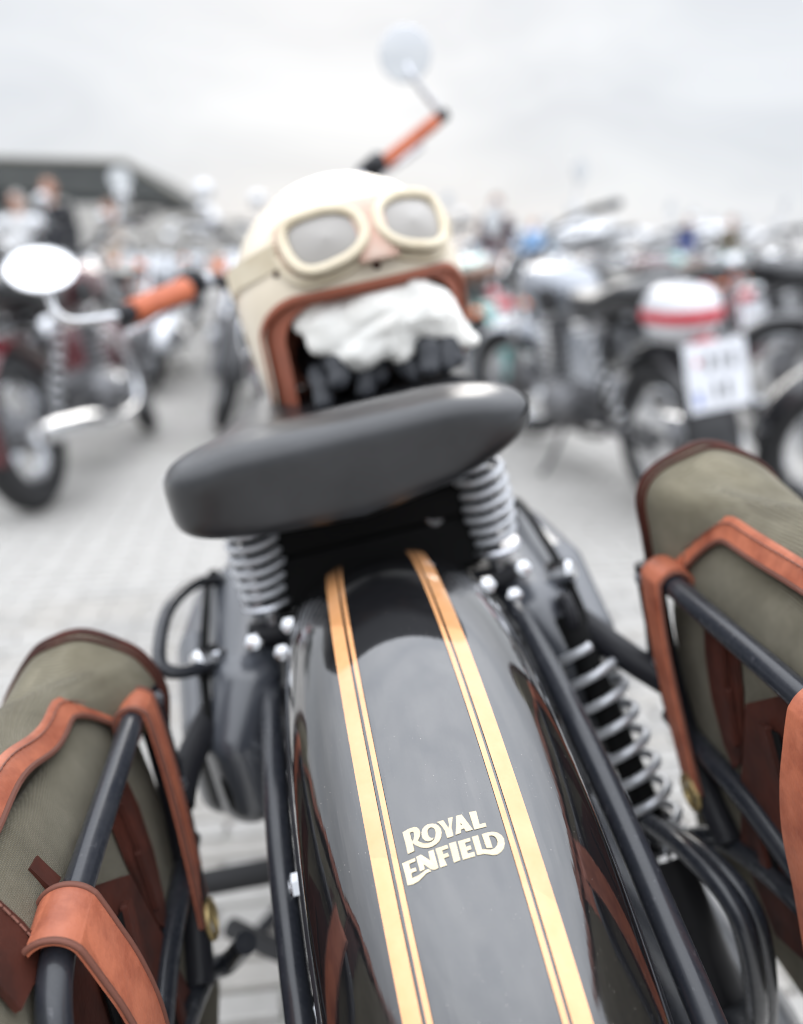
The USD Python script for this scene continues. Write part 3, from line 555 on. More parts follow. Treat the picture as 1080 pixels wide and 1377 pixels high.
go.part('nose_bridge', hm(slab(nv, surf_normals(nv), .004)), 'pink', smooth=True)
for sx in (-1, 1):
    P = []
    for t in np.linspace(0, 1, 26):
        a = math.radians(-90 + sx * (44 + 136 * t)); z = .155 - .026 * min(t * 2.2, 1); k = math.sqrt(max(1 - ((z - HZ) / HC) ** 2, 0)); P.append(((HA * k + .004) * math.cos(a), (HBY * k + .004) * math.sin(a), z))
    go.part('strap', hm(ribbon(P, (0, 0, 1), .024, .0025)), 'goggle', smooth=40)

sc = [((-.050, -.098, .080), .030), ((-.026, -.118, .060), .030), ((.004, -.122, .078), .036), ((.032, -.118, .080), .035), ((.058, -.108, .066), .030), ((.072, -.114, .048), .021), ((.086, -.122, .036), .012), ((.0, -.06, .075), .045), ((.05, -.05, .075), .045), ((.012, -.124, .046), .022), ((-.064, -.092, .084), .018)]
sb = blend([hull([sc[i], sc[j]]) for i, j in ((0, 1), (1, 2), (2, 3), (3, 4), (4, 5), (5, 6), (7, 8), (2, 9), (0, 10), (7, 2), (8, 3))], .0035, 10)
v = sb.vertices; q = v.copy(); q[:, 0] += .35 * q[:, 2]
qx, qz = q[:, 0] * .80 + q[:, 2] * .60, q[:, 2] * .80 - q[:, 0] * .60; warp = .02 * (meshkit.fbm(q * 20, 2, 8) - .5); fold = np.abs(meshkit.fbm(np.stack([qx * 11, q[:, 1] * 9, (qz + warp) * 30], 1) + 3.7, 2, 2) - .5) * 2; fold2 = np.abs(meshkit.fbm(q * [40, 22, 58], 2, 9) - .5) * 2
sb.vertices = v + sb.vertex_normals * ((fold - .30) * .017 + (meshkit.fbm(q * 17 + 9, 2, 14) - .5) * .022 + (fold2 - .3) * .003)[:, None]
trimesh.smoothing.filter_taubin(sb, lamb=.5, nu=.52, iterations=6)
t_ = on_bike('crumpled_scarf', tuple(HB), 'crumpled white cotton scarf stuffed into the helmet opening', 'scarf'); t_.part('cloth', hm(sb), 'scarf', smooth=True)

def glove(sx, label):
    g5 = np.random.default_rng(21 + sx); t = on_bike('leather_glove', tuple(HB), label, 'glove'); c = np.array([sx * .040 + .004, -.060 - .006 * sx, .027 + .008 * (sx > 0)]); ms = [hull([(c + (-.022, -.01, 0), .017), (c + (.022, -.01, 0), .017), (c + (-.02, .05, .004), .017), (c + (.02, .05, .004), .017)])]
    for i in range(4):
        b = c + (-.029 + .0195 * i, -.020, .003 + .004 * (i % 2)); ln = (.034, .044, .041, .031)[i if sx > 0 else 3 - i]
        j = g5.uniform(-1, 1, 6); k1 = b + (.006 * j[0], -ln * (.62 + .12 * j[1]), .010 + .010 * j[2]); k2 = k1 + (.008 * j[3], -ln * .42, -.006 + .008 * j[4]); k3 = k2 + (.006 * j[5], -.008, -.015)
        ms += [hull([(b, .0112), (k1, .0122)]), hull([(k1, .0122), (k2, .0112)]), hull([(k2, .0112), (k3, .0098)])]
    b = c + (-sx * .030, .01, .008); k1 = b + (-sx * .014, -.030, .018); k2 = k1 + (sx * .006, -.030, .004)
    ms += [hull([(b, .013), (k1, .0115)]), hull([(k1, .0115), (k2, .010)])]
    g = blend(ms, .004, 6); g.vertices += g.vertex_normals * ((meshkit.fbm(g.vertices * 90, 3, 4) - .5) * .006)[:, None]
    hand = t.part('hand', hm(g), 'glove', smooth=True)
    t.part('cuff', hm(lathe([(.026, 0), (.031, .012), (.036, .04), (.034, .041), (.028, .012)], c + (0, .058, .004), (0, 1, .05), 24)), 'glove', hand)
    return t
glove(-1, 'black leather glove bunched in the helmet opening, nearer the snapped cheek')
glove(1, 'black leather glove under the trailing end of the scarf')

# ================================================================ canvas saddlebags
def saddlebag(sx, xr, zoff, label, wavy):
    base = (sx * (xr + .07), -.13, .42)
    t = on_bike('saddlebag', base, label, 'saddlebag', 'canvas saddlebags on the luggage racks')
    X = lambda u: sx * (xr + u)
    ZO = (lambda y: zoff) if sx > 0 else (lambda y: zoff + .15 * (.036 - max(y, -.26)))
    ys = np.array([.058, .056, .052, .04, .02, -.02, -.06, -.10, -.14, -.18, -.22, -.26, -.30, -.34, -.36, -.366, -.368]); n = len(ys)
    prof = np.array([(.006, .43), (.002, .50), (.003, .58), (.004, .65), (.008, .690), (.013, .714), (.020, .732), (.029, .742), (.037, .740), (.042, .724), (.06, .716), (.10, .716), (.122, .712), (.13, .69), (.134, .60), (.13, .50), (.122, .43), (.11, .415), (.06, .41), (.015, .415)])
    prof = smooth_path(np.vstack([prof, prof[:1]]), 60)[:-1]; c = np.array([.065, .575]); V = []
    for i, y in enumerate(ys):
        e = min((.058 - y) / .03, (y + .368) / .03, 1); k = .80 + .20 * math.sqrt(max(1 - (1 - e) ** 2, 0)); q = c + (prof - c) * [k, .94 + .06 * (k - .8) / .2]
        V.append([(X(u), y, z + ZO(y) * np.clip((z - .45) / .25, 0, 1) + .0025 * math.sin(y * 40 + u * 60)) for u, z in q])
    V = np.array(V); V = np.concatenate([V, V[:, :1]], 1); m = grid(V); k = V.shape[1]; vs = np.vstack([m.vertices, V[0].mean(0), V[-1].mean(0)]); f = list(m.faces)
    for j in range(k - 1): f += [(n * k, j + 1, j), (n * k + 1, (n - 1) * k + j, (n - 1) * k + j + 1)]
    m = trimesh.Trimesh(vs, f); m.merge_vertices(); m.fix_normals(); m = m.subdivide()
    m.vertices = m.vertices + m.vertex_normals * ((meshkit.fbm(m.vertices * 18, 3, 3) - .5) * .006)[:, None]
    body = t.part('canvas_body', m, 'canvas', smooth=True)
    # domed lid: arched end towards the front, lying lower behind it
    F0 = smooth_path([(-.001, .69), (-.003, .735), (-.004, .772), (.009, .793), (.035, .801), (.06, .798), (.096, .773), (.114, .742), (.13, .69), (.134, .64)] if sx > 0 else [(-.010, .668), (-.019, .704), (-.012, .737), (.001, .755), (.025, .770), (.05, .766), (.07, .755), (.099, .724), (.12, .68), (.13, .63)], 45)
    F1 = smooth_path([(.030, .755), (.034, .763), (.044, .768), (.060, .772), (.078, .770), (.098, .760), (.122, .738), (.138, .70), (.141, .66), (.143, .63)], 45)
    F1[:, 0] -= .002
    L = []; yl = np.linspace(.064, -.372, 56)
    for y in yl:
        b = np.clip((.064 - y) / .085, 0, 1); b = b * b * (3 - 2 * b); q = F0 * (1 - b) + F1 * b; w = .0045 * math.sin(y * 52 + 1) * wavy
        arr = []
        for i, (u, z) in enumerate(q):
            s = i / (len(q) - 1); dent = -.010 * math.exp(-((s - .55) / .2) ** 2 - ((y - .015) / .03) ** 2) + .004 * math.sin(s * 9 + y * 30) * math.sin(s * math.pi)
            arr.append((X(u), y, z + ZO(y) * b + dent + w * (1 - s) ** 3 * b))
        L.append(arr)
    L = np.array(L); wr = (meshkit.fbm(L * [30, 16, 30], 3, 6) - .5) * .012 * np.clip((np.arange(L.shape[1]) - 6) / 8, 0, 1)[None]; L[..., 2] += wr * np.clip((np.arange(len(L)) - 1) / 5, 0, 1)[:, None]; N = surf_normals(L); N = N if N[28, 20, 2] > 0 else -N
    lid = t.part('lid', slab(L, N, .0022), 'canvas', smooth=True)
    t.part('lid_piping', tube(L[0] + (0, .0005, 0), .0034, 10), 'tan_dark', lid, smooth=True)
    t.part('piping_edge', tube(L[1] + N[1] * .0012, .0016, 8), 'tan_dark', lid, smooth=True)
    # leather binding along the inner edge of the lid
    i0 = 5; E_ = L[i0:, 0].copy(); w = np.array([.016 + .003 * wavy * (math.sin(p[1] * 45) + .3) for p in E_])
    In = np.array([p + (X(.0) * 0 - sx * .004, 0, -.0035) for p in E_]); Out = np.array([L[i0 + q_, 9] * (ww / .016 * .5) + E_[q_] * (1 - ww / .016 * .5) + (0, 0, .0015) for q_, ww in enumerate(w)]); Bd = np.stack([In, E_ + (-sx * .001, 0, .0028), E_ * .55 + Out * .45 + (0, 0, .0050), Out + (0, 0, .0028)], 1); Nb = surf_normals(Bd); Nb = Nb if Nb[9, 2, 2] > 0 else -Nb
    bind = t.part('leather_binding', slab(Bd, Nb, .0034), 'tan', lid, smooth=45)
    t.part('binding_edge', tube(In + (0, 0, -.0016), .0021, 8), 'leather_edge', bind)
    tab = np.array([[(X(u), y, z + ZO(y)) for u, z in ((.031, .749), (.023, .7445), (.014, .734), (.007, .718), (.003, .698))] for y in np.linspace(.058, .026, 8)]); Nt = surf_normals(tab); Nt = Nt if Nt[1, 0, 2] > 0 else -Nt
    t.part('corner_tab', slab(tab, Nt, .003), 'tan', lid, smooth=45)
    # inner wall leather: leaf shaped hanger, slotted patch and near corner patch
    def wall(poly, th, name, m_, x0=-.0015, par=None):
        g = Polygon(poly).buffer(.004, 6).buffer(-.002, 6); e = trimesh.creation.extrude_polygon(g, th, engine='earcut'); v = e.vertices
        zz = v[:, 1]; un = np.interp(zz, [.43, .50, .58, .65, .70, .728, .742], [.006, .002, .003, .004, .009, .018, .029])
        mm = tm(np.stack([np.array([X(a) for a in un + x0 - v[:, 2]]), v[:, 0], zz + ZO(-.05)], 1), e.faces); mm.fix_normals(); return t.part(name, mm, m_, par, smooth=30)
    leaf = wall([(-.020, .695), (-.060, .695), (-.068, .66), (-.070, .625), (-.064, .598), (-.056, .588), (-.044, .60), (-.030, .632), (-.022, .665)], .0035, 'leaf_patch', 'tan_dark')
    for (ya, za), (yb, zb) in (((-.040, .690), (-.047, .650)), ((-.050, .655), (-.057, .615))):
        wall([(ya, za), (ya - .010, za), (yb - .010, zb), (yb, zb)], .004, 'raised_loop', 'tan_dark', -.0055, leaf)
    patch = wall([(-.082, .655), (-.13, .69), (-.20, .69), (-.22, .56), (-.17, .50), (-.10, .47), (-.062, .515), (-.07, .585)], .004, 'slotted_patch', 'tan_dark')
    for (ya, za), (yb, zb) in (((-.105, .655), (-.128, .61)), ((-.080, .575), (-.105, .525)), ((-.150, .66), (-.165, .60))):
        wall([(ya, za), (ya - .007, za + .002), (yb - .007, zb), (yb, zb)], .0045, 'slot_lip', 'tan_dark', -.006, patch)
        wall([(ya - .009, za), (ya - .016, za + .002), (yb - .016, zb), (yb - .009, zb)], .0012, 'slot', 'dark', -.0058, patch)
    cp = np.array([[(X(u), y, z + ZO(y)) for u, z in ((.044, .737), (.038, .746), (.029, .7485), (.018, .738), (.008, .712), (.003, .690))] for y in np.linspace(-.165 if sx > 0 else -.196, -.235, 8)]); Nc = surf_normals(cp); Nc = Nc if Nc[1, 2, 2] > 0 else -Nc
    cpp = t.part('corner_patch', slab(cp, Nc, .0035), 'tan' if sx > 0 else 'tan_dark', smooth=45)
    def stitches(P, name, par, nrm):
        P = smooth_path(P, 60); d = np.cumsum(np.r_[0, np.linalg.norm(np.diff(P, axis=0), axis=1)]); out = []
        for s in np.arange(.002, d[-1] - .004, .0062):
            a, b = (np.array([np.interp(q, d, P[:, i]) for i in range(3)]) for q in (s, s + .0042)); out.append(caps(a + nrm, b + nrm, .0006, seg=6))
        t.part(name, cat(*out), 'stitch', par, smooth=True, kind='stuff')
    stitches(cp[0, 1:] + (0, -.004, 0), 'stitching', cpp, Nc[0, 3] * .0006); stitches(Bd[:, 2] * .75 + Bd[:, 1] * .25, 'stitching', bind, Nb[12, 2] * .0008)
    # straps hung over the top rail
    rz = .7100
    def strap(y0, y1, wd, drop, bulge, name):
        r = .0125 if bulge < .005 else .0165; P = [(X(.012), y0, rz - .028), (X(.010), y0, rz - .004)]
        P += [(sx * (xr - .004 - 0) + sx * (-.0 + r * math.cos(a)) * 1.0, y0, rz + r * math.sin(a)) for a in np.radians(np.linspace(20, 168, 9))]
        kx = sx * (xr - .004 - r); P += [(kx - sx * bulge * .35, y0 + (y1 - y0) * .08, rz - .018), (kx - sx * bulge * .7, y0 + (y1 - y0) * .2, rz - .042), (kx - sx * bulge * .8, y0 + (y1 - y0) * .4, rz - .075), (kx - sx * bulge * .4, y0 + (y1 - y0) * .7, rz - .12), (kx + sx * .001, y1, rz - drop)]
        s_ = t.part(name, ribbon(P, (0, 1, .04), wd, .0034, 7, .0004, smooth=110), 'tan', smooth=50)
        Ps = smooth_path(P, 110)
        for w2 in (-.5, .5): t.part('strap_edge', tube(Ps + np.array([0, w2 * wd, w2 * wd * .04]), .0017, 8), 'leather_edge', s_, smooth=True)
        e = P[-1]; bk = t.part('buckle', torus((e[0] - sx * .003, e[1], e[2] - .006), (1, 0, 0), .014, .0024, 24, 8), 'brass', s_)
        t.part('buckle_pin', cyl((e[0] - sx * .004, e[1], e[2] + .010), (e[0] - sx * .004, e[1] - .002, e[2] - .020), .0018, 8), 'brass', bk)
        return s_
    strap(.026, -.012, .028, .165, .002, 'rail_strap')
    strap(-.190 if sx > 0 else -.192, -.196 if sx > 0 else -.184, .036, .190, .010, 'rail_strap')
    tb = np.array([[(X(u), y, z + ZO(y)) for u, z in ((.013, .722), (.010, .714), (.006, .704))] for y in (-.150, -.156, -.162)]); 
    t.part('strap_tab', slab(tb, surf_normals(tb), .003), 'tan_dark', smooth=40)
    return t
saddlebag(1, .224, .003, 'olive canvas saddlebag with smooth leather edge, on the rack beside the exposed shock spring', 0.15)
saddlebag(-1, .208, -.018, 'olive canvas saddlebag with wavy curling leather edge, on the rack beside the small grab loop', 1.0)

# ================================================================ parked motorcycles
def paint(name, c, **k): K[name] = mat(name, c, .18, coat=.6, **k); return name
paint('dark_red_paint', (.045, .006, .008)); paint('silver_paint', (.25, .265, .29), metal=.3); paint('black_gloss', (.008, .008, .009)); paint('teal_paint', (.10, .26, .24)); paint('ivory_paint', (.70, .66, .55)); K['red_band_paint'] = mat('red_band_paint', (.42, .006, .022), .4); paint('navy_paint', (.02, .035, .10))
K['brown_seat'] = mat('brown_seat_leather', (.10, .045, .025), .5)
RK2 = math.radians(27); AX2 = np.array([0, -math.sin(RK2), math.cos(RK2)]); PV2 = np.array([0, .42, .93])
def motorcycle(name, label, group, loc, rz, ry, body, style, pz=.55, pw=.20, steer_a=.35, metal='alloy', seat='seat', lamps=True, pipe=1, plate=True, band=False, bars='satin', gripm='rubber'):
    t = Thing(name, label, 'motorcycle', group, loc=loc, rz=rz, ry=ry)
    R_ = rotm(AX2, steer_a); st = lambda m: tm((m.vertices - PV2) @ R_.T + PV2, m.faces)
    def wheel(y, f, rr):
        w = t.part('front_wheel' if y > 0 else 'rear_wheel', f(torus((0, y, .315), (1, 0, 0), .315 - rr, rr, 48, 12, .95)), 'rubber')
        t.part('rim', f(torus((0, y, .315), (1, 0, 0), .318 - 2 * rr, .017, 48, 8, 1.9)), 'chrome', w)
        t.part('hub', f(lathe([(0, -.06), (.045, -.06), (.075, -.04), (.075, .04), (.045, .06), (0, .06)], (0, y, .315), (1, 0, 0), 20)), metal, w)
        t.part('spokes', f(spokes((0, y, .315), .07, .315 - 2 * rr, .04, 28)), 'steel', w)
        for sx in ((1,) if y > 0 else (-1,)): t.part('brake_disc', f(lathe([(.06, -.002), (.135, -.002), (.135, .002), (.06, .002), (.06, -.002)], (sx * .065, y, .315), (1, 0, 0), 28)), 'chrome', w)
    ident = lambda m: m
    wheel(.74, st, .050); wheel(-.70, ident, .060)
    def guard(y, a0, a1, w, R0, f, m_, nm, par=None):
        aa = np.radians(np.linspace(a0, a1, 30)); V = np.array([[(x, y + (R0 - .28 * x * x / w) * math.cos(q), .315 + (R0 - .28 * x * x / w) * math.sin(q)) for x in np.linspace(-w, w, 9)] for q in aa])
        return t.part(nm, f(slab(V, surf_normals(V), .003)), m_, par, smooth=40)
    guard(.74, 5, 165, .065, .345, st, body if style != 'cruiser' else 'chrome', 'front_fender')
    rg = guard(-.70, 35, 190, .09, .365, ident, 'black_gloss' if band else body, 'rear_fender')
    if band:
        t.part('tail_hump', superell((0, -.82, .79), (.104, .17, .095), .7, .85, 28, 18), 'white_paint', rg, smooth=True)
        t.part('tail_hump_band', superell((0, -.82, .785), (.109, .178, .032), .5, .85, 28, 18), 'red_band_paint', rg, smooth=True)
    for sx in (1, -1):
        fk = t.part('fork_leg', st(cyl((sx * .09, .42 + .03, .97), (sx * .09, .735, .315), .019, 12)), 'chrome')
        t.part('fork_slider', st(cyl((sx * .09, .60, .62), (sx * .09, .745, .29), .027, 12)), metal, fk)
        t.part('shock_absorber', coil((sx * .13, -.36, .70), (sx * .13, -.64, .36), .026, .006, 8, 6), 'chrome', smooth=True)
        t.part('swingarm', cyl((sx * .11, -.10, .34), (sx * .11, -.72, .315), .020, 10), 'satin')
    t.part('headlamp', st(lathe([(0, -.10), (.05, -.09), (.085, -.03), (.092, .02)], (0, .56, .88), (0, 1, -.05), 24)), 'chrome' if style != 'naked' else 'satin')
    t.part('headlamp_glass', st(lathe([(.094, .02), (.094, .03), (.07, .045), (0, .055)], (0, .56, .88), (0, 1, -.05), 24)), 'headlens')
    hgt = 1.10 if style == 'cruiser' else 1.04
    hb = t.part('handlebar', st(tube([(-.40, .20, hgt), (-.28, .28, hgt + .02), (-.16, .40, hgt), (-.08, .42, .99), (.08, .42, .99), (.16, .40, hgt), (.28, .28, hgt + .02), (.40, .20, hgt)], .0125, 10, smooth=48)), bars)
    for sx in (1, -1):
        t.part('grip', st(caps((sx * .29, .272, hgt + .018), (sx * .41, .193, hgt), .020, .019, 12)), gripm, hb)
        t.part('brake_lever', st(tube([(sx * .26, .33, hgt + .02), (sx * .33, .31, hgt), (sx * .40, .26, hgt - .01)], .007, 8, smooth=12)), 'chrome', hb)
        ms = t.part('mirror', st(tube([(sx * .25, .30, hgt + .02), (sx * .29, .33, hgt + .10), (sx * .33, .31, hgt + .17)], .006, 8, smooth=14)), 'chrome', hb)
        t.part('mirror_shell', st(lathe([(0, .020), (.03, .017), (.052, .004), (.054, -.002), (0, -.003)], (sx * .335, .30, hgt + .20), (0, 1, .05), 22)), 'chrome', ms)
        t.part('mirror_glass', st(lathe([(.050, -.0035), (0, -.004)], (sx * .335, .30, hgt + .20), (0, 1, .05), 22)), 'mirror', ms)
    for sx in (1, -1):
        for y, z, f in ((.50, .86, st), (-.92, .66, ident)) if lamps else ():
            ind = t.part('indicator', f(superell((sx * .17, y, z), (.035, .026, .026), .8, .8, 16, 10)), 'orange_lamp', smooth=True)
            t.part('indicator_stalk', f(cyl((sx * .06, y, z), (sx * .14, y, z), .008, 8)), 'chrome', ind)
    tank = superell((0, .16, .83), (.145, .29, .105), .75, .8, 36, 20); v = tank.vertices; v[:, 0] *= 1 - .38 * np.clip((.10 - v[:, 1]) / .3, 0, 1); v[:, 2] += .12 * (v[:, 1] - .16)
    tk = t.part('fuel_tank', tank, body, smooth=True)
    t.part('filler_cap', lathe([(.034, 0), (.036, .012), (.02, .02), (0, .02)], (0, .2, .935), (0, 0, 1), 18), 'chrome', tk)
    for sx in (1, -1): t.part('knee_pad', superell((sx * .128, .03, .80), (.02, .10, .055), .6, .6, 18, 10), 'rubber', tk, smooth=True)
    s = superell((0, -.40, .80), (.135, .36, .055), .6, .55, 36, 16); v = s.vertices; v[:, 0] *= 1 - .35 * np.clip((v[:, 1] + .25) / .3, 0, 1); v[:, 2] += .05 * np.clip((-.42 - v[:, 1]) / .15, 0, 1)
    t.part('seat', s, seat, smooth=True)
    t.part('frame', cat(tube([(.0, .42, .95), (0, .30, .75), (0, .34, .35), (0, .18, .20), (0, -.18, .22), (0, -.22, .45), (0, -.30, .70), (0, -.75, .72)], .017, 10, smooth=50), tube([(0, .42, .95), (0, .1, .80), (0, -.3, .72)], .02, 10, smooth=16)), 'satin')
    t.part('crankcase', hull([((.06, .20, .33), .11), ((-.06, .20, .33), .11), ((.08, -.02, .34), .12), ((-.08, -.02, .34), .12)], 2), metal)
    if style == 'twin':
        for sx in (1, -1):
            c_ = t.part('cylinder', cyl((sx * .12, .14, .42), (sx * .27, .16, .44), .055, 16), 'alloy')
            for k in range(5): t.part('cooling_fin', lathe([(0, 0), (.078, 0), (.078, .006), (0, .006)], (sx * (.15 + .024 * k), .14, .425), (sx, 0, 0), 18), 'alloy', c_)
    else:
        c_ = t.part('cylinder', cyl((0, .13, .40), (0, .22, .70), .06, 16), metal)
        for k in range(7): t.part('cooling_fin', rbox((0, .145 + .011 * k, .45 + .034 * k), (.19, .17, .008), .003, n=1), 'alloy', c_)
        t.part('rocker_cover', rbox((0, .235, .715), (.13, .13, .05), .02), 'chrome', c_)
    for sx in (1, -1):
        t.part('engine_cover', lathe([(0, 0), (.075, 0), (.085, .01), (.06, .03), (0, .036)], (sx * .16, .05 if sx > 0 else .1, .33), (sx, 0, 0), 22), 'chrome')
        t.part('side_panel', rbox((sx * .115, -.28, .58), (.035, .24, .20), .016), body)
        t.part('footpeg', caps((sx * .15, -.08, .30), (sx * .26, -.08, .30), .014, seg=10), 'rubber')
    for sx in ((1,) if pipe == 1 else (1, -1)):
        ex = t.part('exhaust_pipe', tube([(sx * .05, .26, .62), (sx * .10, .40, .52), (sx * .13, .40, .30), (sx * .15, .20, .22), (sx * .16, -.25, .24)], .021, 12, smooth=40), 'chrome')
        t.part('silencer', lathe([(0, -.26), (.025, -.25), (.046, -.18), (.050, .0), (.046, .30), (.030, .40), (0, .39)], (sx * .165, -.52, .29), (0, -1, .10), 20), 'chrome', ex)
    tl = t.part('tail_lamp', superell((0, -.965, .68), (.05, .035, .035), .7, .7, 18, 12), 'red', smooth=True)
    if plate:
        t.part('plate_bracket', rbox((0, -1.005, .585), (.10, .012, .12), .004), 'satin', tl)
        pl = t.part('number_plate', rbox((0, -1.035, pz), (pw, .004, pw), .0018, rot=rotm([1, 0, 0], -.18)), 'plate')
        Rp = rotm([1, 0, 0], -.18)
        for x_, z_, w_, h_, m_ in ((-.34, -.30, .09, .20, 'blue_mark'), (-.12, .20, .08, .26, 'dull_engine'), (.08, .20, .07, .26, 'dull_engine'), (.27, .20, .08, .26, 'dull_engine'), (-.05, -.22, .07, .26, 'dull_engine'), (.14, -.22, .08, .26, 'dull_engine'), (-.30, .22, .07, .09, 'red')):
            t.part('plate_mark', rbox(np.array((0, -1.035, pz)) + Rp @ np.array((x_ * pw, -.003, z_ * pw)), (w_ * pw, .0014, h_ * pw), .0006, rot=Rp, n=1), m_, pl)
    t.part('side_stand', tube([(-.10, .0, .24), (-.20, -.04, .10), (-.255, -.06, .055)], .011, 8), 'satin')
    return t
LN = lambda d=10: -math.radians(d)
GL, GR = 'motorcycles parked on the left side', 'motorcycles parked on the right side'
# heading rz turns +y; a machine that shows its tail has its rear wheel nearest
def placed(rear, rz): return (rear[0] - .70 * math.sin(rz), rear[1] + .70 * math.cos(rz), 0)
def faced(front, rz): return (front[0] + .74 * math.sin(rz), front[1] - .74 * math.cos(rz), 0)
m_red = motorcycle('parked_motorcycle', 'dark red motorcycle with white plate and chrome silencer, its tail nearest at the left edge', GL, placed((-1.22, 2.80), math.radians(-7)), math.radians(-7), LN(9), 'dark_red_paint', 'classic', steer_a=.3, pipe=1, lamps=False, metal='dull_engine')
m_band = motorcycle('parked_motorcycle', 'black motorcycle with white tail crossed by a red band above its white plate', GR, placed((1.22, 2.36), math.radians(6)), math.radians(6), LN(8), 'silver_paint', 'naked', pz=.60, pw=.225, steer_a=.55, band=True, pipe=1, metal='dull_engine', lamps=False)
m_twin = motorcycle('parked_motorcycle', 'black twin cylinder motorcycle with bright forks, facing forward just left of the helmet', GL, faced((-.60, 4.25), math.radians(172)), math.radians(172), LN(9), 'black_gloss', 'twin', steer_a=.25, metal='dull_engine')
m_black = motorcycle('parked_motorcycle', 'black motorcycle facing forward between the orange grip and the dark red machine', GL, faced((-1.22, 5.7), math.radians(186)), math.radians(186), LN(9), 'black_gloss', 'cruiser', steer_a=.2, pipe=2, metal='dull_engine')
m_teal = motorcycle('parked_motorcycle', 'teal and ivory motorcycle with orange indicators and red tail lamp, right of the helmet', GR, placed((1.12, 4.7), math.radians(12)), math.radians(12), LN(9), 'teal_paint', 'classic', steer_a=.4, seat='brown_seat', pipe=2)
m_side = motorcycle('parked_motorcycle', 'black motorcycle with bright chrome wheel rim, seen from its side at the right edge', GR, faced((2.65, 4.0), math.radians(-130 + 180)), math.radians(50), LN(9), 'black_gloss', 'classic', steer_a=.2, metal='dull_engine')
m_edge = motorcycle('parked_motorcycle', 'motorcycle of which only a black tyre shows at the right edge beside the saddlebag', GR, faced((1.80, 2.25), math.radians(70)), math.radians(70), LN(9), 'black_gloss', 'naked', steer_a=.3)
kinds = [m_red, m_twin, m_black, m_teal, m_side]
FARL, FARR = 'far blurred motorcycles behind the left row', 'far blurred motorcycles behind the right row'
rr = np.random.default_rng(5)
left = [(-2.15, 4.6, 190), (-2.6, 5.9, 178), (-1.85, 6.9, 170), (-.75, 7.4, 185), (-3.3, 6.6, 200), (-3.0, 8.2, 175), (-2.0, 9.0, 190), (-.9, 9.6, 172), (-4.6, 8.6, 185), (-4.0, 10.0, 165), (-2.9, 10.8, 188), (-1.5, 11.4, 180), (-5.6, 10.8, 176), (-.3, 6.1, 180), (-.1, 8.8, 190)]
right = [(2.15, 5.4, 8), (1.5, 6.6, -6), (2.9, 6.0, 12), (2.5, 7.4, 5), (3.6, 5.3, 30), (1.7, 8.6, 175), (3.7, 7.5, -8), (3.3, 9.0, 10), (4.7, 6.7, 20), (4.6, 8.8, 0), (2.4, 10.0, 182), (5.6, 9.6, 12), (4.1, 10.8, 5), (5.4, 11.6, 170), (3.2, 12.0, 0), (6.7, 10.9, 9)]
ORD = 'leftmost second third fourth fifth sixth seventh eighth ninth tenth eleventh twelfth thirteenth fourteenth fifteenth sixteenth'.split()
HUE = ['dark red', 'black twin', 'black chromed', 'teal', 'plain black']
def far_row(spots, step, side, grp):
    order = sorted(range(len(spots)), key=lambda i: (spots[i][0] - CPOS[0]) / (spots[i][1] - CPOS[1]))
    for i, (x, y, h) in enumerate(spots):
        k = (i * step + 1) % 5; n = order.index(i); nth = 'leftmost' if n == 0 else ORD[n] + ' from the left'
        copy_of(kinds[k].path, 'parked_motorcycle', (x, y, 0), math.radians(h + rr.uniform(-6, 6)), LN(rr.uniform(7, 11)), 'blurred %s motorcycle, %s of the far machines %s' % (HUE[k], nth, side), 'motorcycle', grp)
far_row(left, 3, 'under the low roof', FARL); far_row(right, 2, 'right of the helmet', FARR)

